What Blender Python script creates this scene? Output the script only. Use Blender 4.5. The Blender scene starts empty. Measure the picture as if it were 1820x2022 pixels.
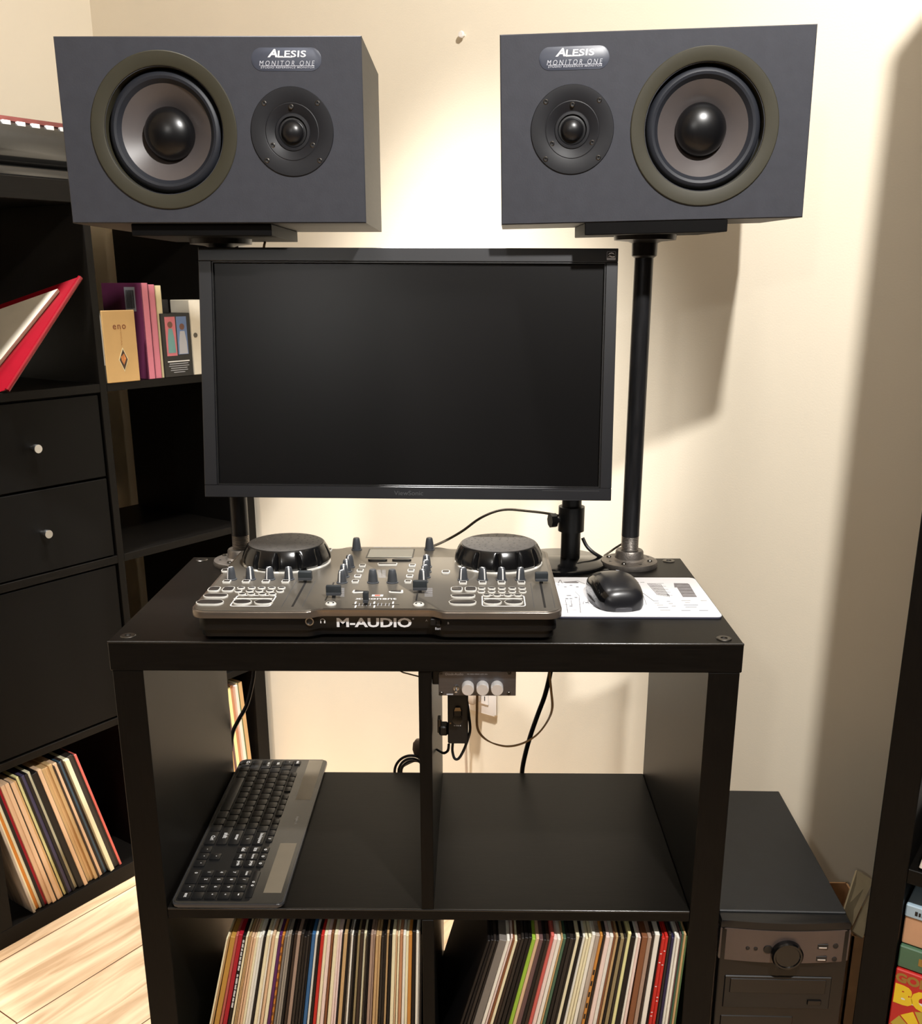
import bpy, bmesh, math, random
from mathutils import Vector, Matrix
random.seed(7)
scene = bpy.context.scene
col = scene.collection
PI = math.pi
S = 0.001                                   # everything below is written in millimetres

# ------------------------------------------------------------------ camera
F_PX, CY = 1984.97, 1162.4
PITCH, YAW, ROLL = 0.2961, -0.0132, 0.0010
CAM = Vector((442.35, -1142.46, 1290.5))
fwd = Vector((math.sin(YAW)*math.cos(PITCH), math.cos(YAW)*math.cos(PITCH), -math.sin(PITCH)))
rgt0 = Vector((math.cos(YAW), -math.sin(YAW), 0))
dwn0 = fwd.cross(rgt0)
rgt = math.cos(ROLL)*rgt0 + math.sin(ROLL)*dwn0
dwn = -math.sin(ROLL)*rgt0 + math.cos(ROLL)*dwn0
cd = bpy.data.cameras.new('camera')
cam = bpy.data.objects.new('camera', cd); col.objects.link(cam)
cd.sensor_fit = 'VERTICAL'; cd.sensor_height = 36.0
cd.lens = F_PX/2022*36.0
cd.shift_y = (CY-1011)/2022
cd.clip_start = 0.02; cd.clip_end = 50
cam.matrix_world = Matrix(((rgt.x, -dwn.x, -fwd.x, CAM.x*S), (rgt.y, -dwn.y, -fwd.y, CAM.y*S),
                           (rgt.z, -dwn.z, -fwd.z, CAM.z*S), (0, 0, 0, 1)))
scene.camera = cam

def on_plane(px, py, p0, n):
    d = rgt*((px-910)/F_PX) + dwn*((py-CY)/F_PX) + fwd
    p0 = Vector(p0); n = Vector(n)
    return CAM + d*((p0-CAM).dot(n)/d.dot(n))
def atz(px, py, z): return on_plane(px, py, (0, 0, z), (0, 0, 1))
def aty(px, py, y): return on_plane(px, py, (0, y, 0), (0, 1, 0))

# ------------------------------------------------------------------ materials
def lin(c):
    c /= 255.0
    return c/12.92 if c <= 0.04045 else ((c+0.055)/1.055)**2.4
MATS = {}
def mat(name, rgb, rough=0.5, metal=0.0, spec=0.5, var=0.0, scale=30, bump=0.0, bscale=200, coat=0.0, stretch=None, sheen=0.0):
    if name in MATS: return MATS[name]
    m = bpy.data.materials.new(name); m.use_nodes = True
    nt = m.node_tree; b = nt.nodes['Principled BSDF']
    c = [lin(v) for v in rgb]+[1]
    b.inputs['Base Color'].default_value = c
    b.inputs['Roughness'].default_value = rough
    b.inputs['Metallic'].default_value = metal
    b.inputs['Specular IOR Level'].default_value = spec
    b.inputs['Coat Weight'].default_value = coat
    b.inputs['Coat Roughness'].default_value = 0.05
    if var > 0 or bump > 0:
        tc = nt.nodes.new('ShaderNodeTexCoord'); mp = nt.nodes.new('ShaderNodeMapping')
        nt.links.new(tc.outputs['Object'], mp.inputs['Vector'])
        if stretch: mp.inputs['Scale'].default_value = stretch
    if var > 0:
        nz = nt.nodes.new('ShaderNodeTexNoise'); nz.inputs['Scale'].default_value = scale; nz.inputs['Detail'].default_value = 6
        nt.links.new(mp.outputs['Vector'], nz.inputs['Vector'])
        cr = nt.nodes.new('ShaderNodeValToRGB')
        cr.color_ramp.elements[0].position = 0.3; cr.color_ramp.elements[1].position = 0.7
        cr.color_ramp.elements[0].color = [v*(1-var) for v in c[:3]]+[1]
        cr.color_ramp.elements[1].color = [min(1, v*(1+var)) for v in c[:3]]+[1]
        nt.links.new(nz.outputs['Fac'], cr.inputs['Fac']); nt.links.new(cr.outputs['Color'], b.inputs['Base Color'])
    if bump > 0:
        nb = nt.nodes.new('ShaderNodeTexNoise'); nb.inputs['Scale'].default_value = bscale; nb.inputs['Detail'].default_value = 3
        nt.links.new(mp.outputs['Vector'], nb.inputs['Vector'])
        bp = nt.nodes.new('ShaderNodeBump'); bp.inputs['Strength'].default_value = bump; bp.inputs['Distance'].default_value = 0.001
        nt.links.new(nb.outputs['Fac'], bp.inputs['Height']); nt.links.new(bp.outputs['Normal'], b.inputs['Normal'])
    MATS[name] = m
    return m

WALL = mat('wall_paint', (235, 224, 203), rough=0.55, spec=0.3, var=0.02, scale=3, bump=0.15, bscale=350)
CEIL = mat('ceiling_paint', (236, 232, 222), rough=0.8, var=0.02, scale=4)
DARKWALL = mat('darkened_unseen_wall', (58, 54, 50), rough=0.7, var=0.02, scale=3)  # for the unseen walls, darkened to keep reflected haze off the black surfaces
TRIM = mat('trim_paint', (235, 230, 218), rough=0.4, var=0.02)
BLKWOOD = mat('black_brown_laminate', (14, 12, 10), rough=0.4, spec=0.14, var=0.3, scale=14, stretch=(2, 30, 30), bump=0.08, bscale=60)
BLKWOODV = mat('black_brown_laminate_upright', (14, 12, 10), rough=0.4, spec=0.14, var=0.3, scale=14, stretch=(30, 30, 2), bump=0.08, bscale=60)
BLKWOODX = mat('black_brown_drawer_front', (12, 11, 10), rough=0.5, spec=0.12, var=0.2, scale=14, stretch=(30, 2, 30), bump=0.05, bscale=60)
STEEL = mat('brushed_steel', (205, 205, 205), rough=0.25, metal=1.0, var=0.05)
SCREW = mat('dark_screw', (95, 92, 88), rough=0.35, metal=1.0, var=0.1)
PIPE = mat('black_iron_pipe', (44, 44, 46), rough=0.36, metal=0.6, spec=0.6, var=0.35, scale=18, stretch=(8, 8, 1), bump=0.1, bscale=90)
FLANGE = mat('cast_iron_flange', (122, 116, 110), rough=0.45, metal=0.8, var=0.3, scale=60, bump=0.4, bscale=400)
PLYBLK = mat('black_board', (7, 6, 6), rough=0.6, spec=0.12, var=0.2, scale=20)
CABFRONT = mat('speaker_grey_front', (58, 59, 65), rough=0.65, spec=0.2, var=0.06, scale=60, bump=0.1, bscale=500)
CABSIDE = mat('speaker_grey_cabinet', (58, 56, 52), rough=0.55, spec=0.3, var=0.1, scale=25, stretch=(1, 1, 10))
RING = mat('speaker_olive_ring', (53, 50, 38), rough=0.55, spec=0.3, var=0.05)
RUBBER = mat('speaker_rubber', (36, 38, 44), rough=0.5, spec=0.3, var=0.08)
CONE = mat('speaker_cone', (80, 74, 73), rough=0.4, spec=0.5, var=0.05)
CAPB = mat('speaker_dust_cap', (13, 13, 15), rough=0.3, spec=0.5, var=0.1)
TWPL = mat('tweeter_plate', (28, 28, 31), rough=0.5, spec=0.25, var=0.08)
TWDK = mat('tweeter_black', (20, 20, 22), rough=0.35, spec=0.5, var=0.1)
BADGE = mat('badge_slate', (62, 66, 78), rough=0.4, var=0.04)
WHITEINK = mat('white_ink', (232, 232, 232), rough=0.5, var=0.02)
LOGOINK = mat('logo_ink', (236, 236, 238), rough=0.5, var=0.02)
PENCIL = mat('pencil_ink', (118, 114, 116), rough=0.6, var=0.15, scale=200)
GREYINK = mat('grey_ink', (185, 187, 195), rough=0.5, var=0.02)
DIMINK = mat('dim_ink', (68, 68, 70), rough=0.4, var=0.02)
BLKINK = mat('black_ink', (24, 22, 22), rough=0.5, var=0.05)
BLKPLAS = mat('black_plastic', (16, 16, 17), rough=0.4, var=0.1, scale=40)
BEZEL = mat('monitor_bezel', (26, 26, 29), rough=0.38, spec=0.5, var=0.06, scale=40)
SCREEN = mat('dark_screen', (13, 12, 12), rough=0.3, spec=0.2, var=0.12, scale=5)
GLOSSBLK = mat('gloss_black', (12, 12, 13), rough=0.12, spec=0.6, var=0.1)
DJTOP = mat('controller_metal_top', (116, 110, 101), rough=0.34, metal=0.6, spec=0.5, var=0.05, scale=6)
DJRIM = mat('controller_metal_rim', (140, 130, 120), rough=0.28, metal=0.8, var=0.05)
DJBODY = mat('controller_black_body', (10, 9, 9), rough=0.38, var=0.1)
JOGTOP = mat('jog_wheel_top', (66, 62, 58), rough=0.6, var=0.15, scale=120, bump=0.3, bscale=500)
JOGRIM = mat('jog_wheel_rim', (13, 13, 14), rough=0.22, spec=0.6, var=0.1)
KNOB = mat('blue_grey_knob', (62, 65, 70), rough=0.45, var=0.06)
KNOBDK = mat('slate_fader_cap', (40, 45, 49), rough=0.45, var=0.06)
BTNW = mat('milky_button', (214, 212, 205), rough=0.4, var=0.04)
BTND = mat('button_face', (50, 46, 44), rough=0.4, var=0.05)
LCD = mat('lcd_grey', (120, 120, 112), rough=0.2, var=0.03)
REDINK = mat('red_ink', (205, 95, 75), rough=0.5, var=0.05)
PADW = mat('mouse_pad_white', (236, 236, 240), rough=0.55, var=0.01)
PADB = mat('mouse_pad_base', (60, 60, 78), rough=0.7, var=0.05)
MOUSE = mat('mouse_shell', (26, 26, 29), rough=0.3, spec=0.5, var=0.05)
KEYC = mat('key_black', (24, 24, 25), rough=0.4, var=0.1)
KBDECK = mat('keyboard_deck', (60, 57, 52), rough=0.25, spec=0.5, var=0.05)
KBEDGE = mat('keyboard_edge', (58, 58, 60), rough=0.25, spec=0.6, var=0.05)
SOLAR = mat('solar_strip', (128, 118, 102), rough=0.3, var=0.04)
ALU = mat('grey_aluminium', (110, 108, 110), rough=0.35, metal=0.85, var=0.08, scale=30, stretch=(1, 20, 20))
SILVER = mat('silver_knob', (236, 232, 230), rough=0.35, metal=0.55, var=0.03)
CABLEB = mat('black_cable', (16, 16, 17), rough=0.45, var=0.1)
CABLET = mat('clear_brown_wire', (158, 128, 88), rough=0.35, var=0.2, scale=60)
CABLEG = mat('braided_grey_cable', (92, 82, 68), rough=0.55, var=0.3, scale=300)
CABLEP = mat('pale_cable', (205, 185, 165), rough=0.5, var=0.05)
PLATEW = mat('outlet_white', (238, 232, 226), rough=0.3, var=0.02)
PCTOP = mat('pc_black_steel', (25, 26, 27), rough=0.5, spec=0.4, var=0.12, scale=50, bump=0.1, bscale=600)
PCFRONT = mat('pc_front_plastic', (20, 17, 16), rough=0.25, spec=0.5, var=0.1, scale=6)
PCTRIM = mat('pc_grey_trim', (92, 80, 75), rough=0.35, metal=0.3, var=0.05)
CARD = mat('cardboard', (196, 150, 104), rough=0.85, var=0.08, scale=40)
CARDPALE = mat('cardboard_flap', (176, 160, 128), rough=0.85, var=0.06, scale=40)

# floor boards: long honey planks along the left wall
def floor_material():
    m = bpy.data.materials.new('honey_floor_planks'); m.use_nodes = True
    nt = m.node_tree; N = nt.nodes; L = nt.links; b = N['Principled BSDF']
    tc = N.new('ShaderNodeTexCoord'); mp = N.new('ShaderNodeMapping')
    mp.inputs['Rotation'].default_value = (0, 0, PI/2); mp.inputs['Location'].default_value = (0.37, 0.061, 0)
    L.new(tc.outputs['Object'], mp.inputs['Vector'])
    br = N.new('ShaderNodeTexBrick'); br.offset = 0.37
    br.inputs['Scale'].default_value = 1.0; br.inputs['Brick Width'].default_value = 1.25; br.inputs['Row Height'].default_value = 0.187
    br.inputs['Mortar Size'].default_value = 0.0012; br.inputs['Mortar Smooth'].default_value = 0.1
    br.inputs['Color1'].default_value = (lin(248), lin(220), lin(184), 1); br.inputs['Color2'].default_value = (lin(238), lin(204), lin(164), 1)
    br.inputs['Mortar'].default_value = (lin(90), lin(55), lin(30), 1)
    L.new(mp.outputs['Vector'], br.inputs['Vector'])
    mp2 = N.new('ShaderNodeMapping'); mp2.inputs['Scale'].default_value = (14, 1.6, 1); L.new(tc.outputs['Object'], mp2.inputs['Vector'])
    nz = N.new('ShaderNodeTexNoise'); nz.inputs['Scale'].default_value = 2.2; nz.inputs['Detail'].default_value = 7; nz.inputs['Distortion'].default_value = 1.2
    L.new(mp2.outputs['Vector'], nz.inputs['Vector'])
    cr = N.new('ShaderNodeValToRGB'); cr.color_ramp.elements[0].position = 0.32; cr.color_ramp.elements[1].position = 0.62
    cr.color_ramp.elements[0].color = (0.5, 0.40, 0.31, 1); cr.color_ramp.elements[1].color = (1, 1, 1, 1)
    L.new(nz.outputs['Fac'], cr.inputs['Fac'])
    mx = N.new('ShaderNodeMix'); mx.data_type = 'RGBA'; mx.blend_type = 'MULTIPLY'; mx.inputs['Factor'].default_value = 0.75
    L.new(br.outputs['Color'], mx.inputs['A']); L.new(cr.outputs['Color'], mx.inputs['B'])
    L.new(mx.outputs['Result'], b.inputs['Base Color'])
    b.inputs['Roughness'].default_value = 0.4
    return m
FLOOR = floor_material()

# ------------------------------------------------------------------ mesh builder
class MB:
    def __init__(s): s.bm = bmesh.new(); s.mats = []
    def mi(s, m):
        if m not in s.mats: s.mats.append(m)
        return s.mats.index(m)
    def face(s, vs, mi):
        try:
            f = s.bm.faces.new(vs); f.material_index = mi; f.smooth = True
        except ValueError: pass
    def box(s, a, b, m, M=None, bev=0.0, seg=1):
        x0, y0, z0 = a; x1, y1, z1 = b; M = M or Matrix(); mi = s.mi(m)
        t = bmesh.new()
        v = [t.verts.new((x, y, z)) for z in (z0, z1) for y in (y0, y1) for x in (x0, x1)]
        for q in ((0, 2, 3, 1), (4, 5, 7, 6), (0, 1, 5, 4), (2, 6, 7, 3), (0, 4, 6, 2), (1, 3, 7, 5)): t.faces.new([v[i] for i in q])
        if bev > 0: bmesh.ops.bevel(t, geom=list(t.edges), offset=bev, segments=seg, affect='EDGES', profile=0.5)
        s.merge(t, M, mi)
    def merge(s, t, M, mi):
        mp = {v: s.bm.verts.new(M @ v.co) for v in t.verts}
        for f in t.faces: s.face([mp[v] for v in f.verts], mi)
        t.free()
    def prism(s, pts, z0, z1, m, M=None, bev=0.0, seg=2, both=False):
        """outline in the local xy plane, extruded from z0 to z1; bev rounds the z1 rim"""
        M = M or Matrix(); mi = s.mi(m); t = bmesh.new()
        a = [t.verts.new((p[0], p[1], z0)) for p in pts]; b = [t.verts.new((p[0], p[1], z1)) for p in pts]
        n = len(pts)
        t.faces.new(a[::-1]); top = t.faces.new(b)
        for i in range(n): t.faces.new((a[i], a[(i+1) % n], b[(i+1) % n], b[i]))
        if bev > 0:
            ed = list(top.edges)
            if both: ed += [e for e in t.edges if all(v in a for v in e.verts)]
            bmesh.ops.bevel(t, geom=ed, offset=bev, segments=seg, affect='EDGES', profile=0.5)
        s.merge(t, M, mi)
    def lathe(s, prof, m, M=None, seg=32, caps=True, mats=None):
        """profile of (radius, z); axis is local z"""
        M = M or Matrix(); rows = []
        for r, z in prof:
            if r < 1e-6: rows.append([s.bm.verts.new(M @ Vector((0, 0, z)))])
            else: rows.append([s.bm.verts.new(M @ Vector((r*math.cos(2*PI*i/seg), r*math.sin(2*PI*i/seg), z))) for i in range(seg)])
        for k in range(len(rows)-1):
            mi = s.mi(mats[k] if mats else m); a, b = rows[k], rows[k+1]
            for i in range(seg):
                j = (i+1) % seg
                if len(a) == 1 and len(b) == 1: continue
                if len(a) == 1: s.face([a[0], b[j], b[i]][::-1], mi)
                elif len(b) == 1: s.face([a[i], a[j], b[0]], mi)
                else: s.face([a[i], a[j], b[j], b[i]], mi)
        if caps:
            if len(rows[0]) > 1: s.face(rows[0][::-1], s.mi(mats[0] if mats else m))
            if len(rows[-1]) > 1: s.face(rows[-1], s.mi(mats[-1] if mats else m))
    def cyl(s, p0, p1, r0, m, r1=None, seg=24):
        p0 = Vector(p0); p1 = Vector(p1); d = p1-p0
        M = Matrix.Translation(p0) @ d.to_track_quat('Z', 'Y').to_matrix().to_4x4()
        s.lathe([(r0, 0), (r1 if r1 is not None else r0, d.length)], m, M, seg)
    def tube(s, pts, r, m, seg=8, steps=8):
        P = [Vector(p) for p in pts]; path = []
        for i in range(len(P)-1):
            p0 = P[max(i-1, 0)]; p1 = P[i]; p2 = P[i+1]; p3 = P[min(i+2, len(P)-1)]
            for k in range(steps):
                t = k/steps
                path.append(0.5*((2*p1)+(p2-p0)*t+(2*p0-5*p1+4*p2-p3)*t*t+(3*p1-p0-3*p2+p3)*t**3))
        path.append(P[-1]); mi = s.mi(m); rows = []; up = Vector((0.31, 0.17, 0.93))
        for i, p in enumerate(path):
            d = (path[min(i+1, len(path)-1)]-path[max(i-1, 0)]).normalized()
            a = d.cross(up); a = a.normalized() if a.length > 1e-4 else d.orthogonal().normalized()
            up = a.cross(d).normalized()
            rows.append([s.bm.verts.new(p+a*(r*math.cos(2*PI*k/seg))+up*(r*math.sin(2*PI*k/seg))) for k in range(seg)])
        for a, b in zip(rows, rows[1:]):
            for k in range(seg): s.face([a[k], a[(k+1) % seg], b[(k+1) % seg], b[k]], mi)
        s.face(rows[0][::-1], mi); s.face(rows[-1], mi)
    def quadplate(s, pts, n, t, m):
        """a flat outline of 3D points given a thickness t along n"""
        mi = s.mi(m); n = Vector(n).normalized()*t; P = [Vector(p) for p in pts]
        a = [s.bm.verts.new(p) for p in P]; b = [s.bm.verts.new(p+n) for p in P]; k = len(P)
        s.face(a[::-1], mi); s.face(b, mi)
        for i in range(k): s.face([a[i], a[(i+1) % k], b[(i+1) % k], b[i]], mi)
    def text(s, body, m, M, h=None, w=None, off=0.0, shear=0.0, ext=0.15, align='C', spacing=1.0):
        """lettering standing h high and w wide in the local xy plane of M"""
        cu = bpy.data.curves.new('t', 'FONT'); cu.body = body; cu.offset = off; cu.shear = shear; cu.resolution_u = 3; cu.space_character = spacing
        ob = bpy.data.objects.new('t', cu); me = bpy.data.meshes.new_from_object(ob)
        xs = [v.co.x for v in me.vertices]; ys = [v.co.y for v in me.vertices]
        if not xs: return
        x0, x1, y0, y1 = min(xs), max(xs), min(ys), max(ys)
        sy = h/(y1-y0) if h else w/(x1-x0); sx = w/(x1-x0) if w else sy
        ax = {'C': (x0+x1)/2, 'L': x0, 'R': x1}[align]; ay = (y0+y1)/2; mi = s.mi(m)
        t = bmesh.new(); t.from_mesh(me)
        r = bmesh.ops.extrude_face_region(t, geom=list(t.faces))
        for v in t.verts: v.co = Vector(((v.co.x-ax)*sx, (v.co.y-ay)*sy, 0.0))
        for g in r['geom']:
            if isinstance(g, bmesh.types.BMVert): g.co.z = ext
        s.merge(t, M, mi)
        bpy.data.objects.remove(ob); bpy.data.curves.remove(cu); bpy.data.meshes.remove(me)
    def mesh(s, name, fixn=True):
        if fixn: bmesh.ops.recalc_face_normals(s.bm, faces=s.bm.faces)
        me = bpy.data.meshes.new(name)
        for v in s.bm.verts: v.co *= S
        s.bm.to_mesh(me); s.bm.free()
        for m in s.mats: me.materials.append(m)
        me.set_sharp_from_angle(angle=math.radians(32))
        return me
    def build(s, name, parent=None, loc=None, rot=None):
        o = bpy.data.objects.new(name, s.mesh(name)); col.objects.link(o)
        if parent is not None: o.parent = parent
        place(o, loc, rot)
        return o

def wordbars(m, mt, M, w, h, seed=1, ext=0.15):
    """a line of print too small to read: short uneven strokes grouped like words"""
    rnd = random.Random(seed); x = -w/2
    while x < w/2:
        n = rnd.randint(2, 6)
        for k in range(n):
            b = h*rnd.uniform(.35, .6)
            if x+b > w/2: break
            z = rnd.uniform(0, h*.25)
            m.box((x, -h/2, 0), (x+b, h/2-z, ext), mt, M)
            x += b+h*.18
        x += h*.55
def place(o, loc=None, rot=None):
    M = Matrix() if rot is None else rot.to_4x4()
    if loc is not None: M = Matrix.Translation(Vector(loc)*S) @ M
    o.matrix_basis = M
def tag(o, label, cat, group=None, kind=None):
    o['label'] = label; o['category'] = cat
    if group: o['group'] = group
    if kind: o['kind'] = kind
    return o
def thing(name, label, cat, loc=(0, 0, 0), rot=None, group=None):
    o = bpy.data.objects.new(name, None); col.objects.link(o); o.empty_display_size = 0.05
    place(o, loc, rot); return tag(o, label, cat, group)
def RZ(a): return Matrix.Rotation(a, 3, 'Z')
def one(build):
    mb = MB(); build(mb); return mb
def TM(x, y, z, ex=(1, 0, 0), ey=(0, 1, 0)):
    """frame at x,y,z with local x along ex, local y along ey"""
    ex = Vector(ex).normalized(); ey = Vector(ey).normalized(); ez = ex.cross(ey)
    return Matrix(((ex.x, ey.x, ez.x, x), (ex.y, ey.y, ez.y, y), (ex.z, ey.z, ez.z, z), (0, 0, 0, 1)))
def FRONT(x, y, z): return TM(x, y, z, (1, 0, 0), (0, 0, 1))       # lettering frame on a face that looks toward -y
def rrect(x0, y0, x1, y1, r, n=5):
    p = []
    for cx, cy, a in ((x1-r, y1-r, 0), (x0+r, y1-r, PI/2), (x0+r, y0+r, PI), (x1-r, y0+r, 1.5*PI)):
        p += [(cx+r*math.cos(a+PI/2*k/n), cy+r*math.sin(a+PI/2*k/n)) for k in range(n+1)]
    return p

# ------------------------------------------------------------------ room shell
PHI = 0.60197
E1 = Vector((math.cos(PHI), -math.sin(PHI), 0)); E2 = Vector((math.sin(PHI), math.cos(PHI), 0))
CORNER = Vector((-454.5, 1481.5, 0))
ROOM = Matrix(((E1.x, E2.x, 0), (E1.y, E2.y, 0), (0, 0, 1)))
RW, RD, RH = 4300, 4600, 2500
def struct(name, label, cat, a, b, m, bev=0):
    mb = MB(); mb.box(a, b, m, bev=bev); o = mb.build(name, loc=CORNER, rot=ROOM)
    tag(o, label, cat, kind='structure'); return o
struct('floor', 'honey coloured wooden plank floor', 'floor', (-100, -RD-100, -60), (RW+100, 100, 0), FLOOR)
struct('ceiling', 'plain white ceiling above the room', 'ceiling', (-100, -RD-100, RH), (RW+100, 100, RH+80), CEIL)
struct('wall_back', 'cream painted wall behind the desk', 'wall', (-100, 0, 0), (RW+100, 100, RH), WALL)
struct('wall_left', 'cream painted wall behind the tall bookcase', 'wall', (-100, -RD, 0), (0, 0, RH), WALL)
struct('wall_right', 'unseen wall on the right side of the room, darkened against haze', 'wall', (RW, -RD, 0), (RW+100, 0, RH), DARKWALL)
struct('wall_front', 'unseen wall behind the viewer, darkened against haze', 'wall', (-100, -RD-100, 0), (RW+100, -RD, RH), DARKWALL)
struct('baseboard_back', 'white baseboard along the cream wall behind the desk', 'baseboard', (12, -12, 0), (RW, 0, 80), TRIM, 3)
struct('baseboard_left', 'white baseboard along the wall behind the bookcase', 'baseboard', (0, -RD, 0), (12, 0, 80), TRIM, 3)
WN = E2
W0 = CORNER
def onwall(px, py, off=0): return on_plane(px, py, W0-WN*off, WN)

# ------------------------------------------------------------------ desk: 2 x 2 cube shelf
DZ, DW, DD, DT = 108, 766, 390, 874
desk = thing('cube_shelf', 'low black-brown cube shelf with four cubbies used as a standing desk', 'shelf', (0, 0, 0))
one(lambda m: m.box((-2, -1, DT-38), (768, DD, DT), BLKWOOD, bev=1.2)).build('top_panel', desk)
for x0 in (0, 728): one(lambda m: m.box((x0, 0, DZ+38), (x0+38, DD-1, DT-38), BLKWOODV, bev=0.8)).build('side_panel', desk)
one(lambda m: m.box((0, 0, DZ), (DW, DD, DZ+38), BLKWOOD, bev=0.8)).build('bottom_panel', desk)
one(lambda m: m.box((38, 1, 483), (728, DD-1, 499), BLKWOOD, bev=1.0)).build('shelf_board', desk)
EDGE = mat('edge_glint_gloss', (26, 24, 22), rough=0.2, spec=0.6, var=0.1)  # for glossy strips added along the front edges to catch a highlight line
one(lambda m: m.cyl((-2, 0.5, DT-1.5), (768, 0.5, DT-1.5), 1.6, EDGE, seg=20)).build('edge_glint_strip', desk)
one(lambda m: m.cyl((39, 2.4, 497.5), (727, 2.4, 497.5), 1.6, EDGE, seg=20)).build('edge_glint_strip', desk)
for z0, z1 in ((DZ+38, 483), (499, DT-38)):
    one(lambda m: m.box((375, 1, z0), (391, DD-1, z1), BLKWOODV, bev=0.8)).build('divider', desk)
for x in (30, 690):
    for y in (20, 330): one(lambda m: m.box((x, y, 0), (x+46, y+46, DZ), BLKWOODV, bev=2)).build('leg', desk)
for px, py in ((253, 1256), (1429, 1261.5), (1320, 1108), (398, 1106)):
    p = atz(px, py, DT)
    def scr(m):
        m.lathe([(9.5, 0), (9.5, 0.8), (8.5, 1.6), (4.2, 1.6), (3.8, 0.3), (0, 0.3)], SCREW, Matrix.Translation((p.x, p.y, DT-0.2)), 20, mats=[SCREW]*4+[BLKINK])
    one(scr).build('screw', desk)

# ------------------------------------------------------------------ tall bookcase by the left wall
B0 = Vector((-79.8, 1199.9, 0))
BROT = Matrix(((E2.x, -E1.x, 0), (E2.y, -E1.y, 0), (0, 0, 1)))   # local x along the front to the right, local y into the case
BEX, BEY = E2, -E1
def bsp(px, py, w=0.0):
    """(local x, z) on the bookcase front plane moved w into the case"""
    P = on_plane(px, py, B0+BEY*w, BEY); return (P-B0).dot(BEX), P.z
LV = [38, 391, 744, 1097, 1450]                                     # tops of the boards
bc = thing('bookcase', 'tall black-brown cube bookcase standing in the left corner', 'bookcase', B0, BROT)
one(lambda m: m.box((-766, 0, 0), (0, 390, 38), BLKWOOD, bev=0.8)).build('bottom_panel', bc)
one(lambda m: m.box((-768, -1, 1434), (2, 390, 1472), BLKWOOD, bev=1.0)).build('top_panel', bc)
for x0 in (-38, -766): one(lambda m: m.box((x0, 0, 38), (x0+38, 390, 1434), BLKWOODV, bev=0.8)).build('side_panel', bc)
one(lambda m: m.box((-391, 1, 38), (-375, 389, 1434), BLKWOODV, bev=0.6)).build('divider', bc)
for z in (375, 728, 1081):
    for xa, xb in ((-728, -391), (-375, -38)):
        one(lambda m: m.box((xa, 1, z), (xb, 389, z+16), BLKWOOD, bev=0.6)).build('shelf_board', bc)
def knob(m, x, z):
    m.lathe([(4, 0), (4, 10), (8, 14), (9, 22), (8, 25), (0, 25)], STEEL, TM(x, 0, z, (1, 0, 0), (0, 0, 1)), 20)
for z0, z1 in ((746, 909), (912, 1077)):
    d = one(lambda m: (m.box((-725, 3, z0+1), (-397, 20, z1-1), BLKWOODX, bev=0.8), m.box((-720, 20, z0+8), (-402, 330, z0+100), BLKWOODX))).build('drawer', bc)
    zc = 826 if z0 < 800 else 991
    one(lambda m: knob(m, -554, zc)).build('knob', d, loc=(0, 4, 0))
dr = one(lambda m: m.box((-725, 3, 395), (-397, 20, 724), BLKWOODX, bev=0.8)).build('door', bc)
one(lambda m: knob(m, -700, 600)).build('knob', dr, loc=(0, 4, 0))

# ------------------------------------------------------------------ pipe stands and speakers
def srot(yaw, pitch, roll):
    return Matrix.Rotation(yaw, 3, 'Z') @ Matrix.Rotation(pitch, 3, 'X') @ Matrix.Rotation(roll, 3, 'Y')
def pipe_stand(x, y, label, top_z, topM):
    t = thing('pipe_stand', label, 'speaker stand', (x, y, DT), None, 'speaker stands on the desk')
    fl = one(lambda m: m.lathe([(43, 0), (43.5, 3), (42.5, 7.5), (40, 8.5), (25, 9.5), (22, 12), (21, 22), (19.5, 24), (13, 24)], FLANGE, seg=40)).build('base_flange', t)
    for k in range(8):
        a = 2*PI*k/8+0.39
        def s_(m, k=k, a=a):
            r = 32
            if k % 2: m.lathe([(4, 0), (4, 1.2), (3, 2.6), (0, 2.9)], SCREW, Matrix.Translation((r*math.cos(a), r*math.sin(a), 8.6)), 12)
            else: m.lathe([(3.2, 0), (3.2, .25), (0, .25)], BLKINK, Matrix.Translation((r*math.cos(a), r*math.sin(a), 8.8)), 12)
        one(s_).build('screw', fl) if k % 2 else one(s_).build('screw_hole', fl)
    H = top_z-DT
    def thread(m):
        pr = [(13.2, 18)]
        z = 20.0
        while z < 48: pr += [(13.3, z), (12.3, z+1.2)]; z += 2.4
        m.lathe(pr, STEEL if False else FLANGE, seg=28)
    one(thread).build('pipe_thread', t)
    one(lambda m: m.lathe([(13.3, 46), (13.3, H-30)], PIPE, seg=32)).build('pole', t)
    one(lambda m: m.lathe([(13, H-46), (17.5, H-43), (18, H-26), (23, H-24), (43, H-22), (43.5, H-15), (43, H-15)], FLANGE if False else PIPE, seg=36)).build('top_flange', t)
    pl = one(lambda m: m.box((-92, -104, -15.2), (92, 104, -0.3), PLYBLK, bev=0.8)).build('platform', t)
    pl.matrix_basis = Matrix.Translation(Vector((0, 0, H))*S) @ topM.to_4x4()
    return t

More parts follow.
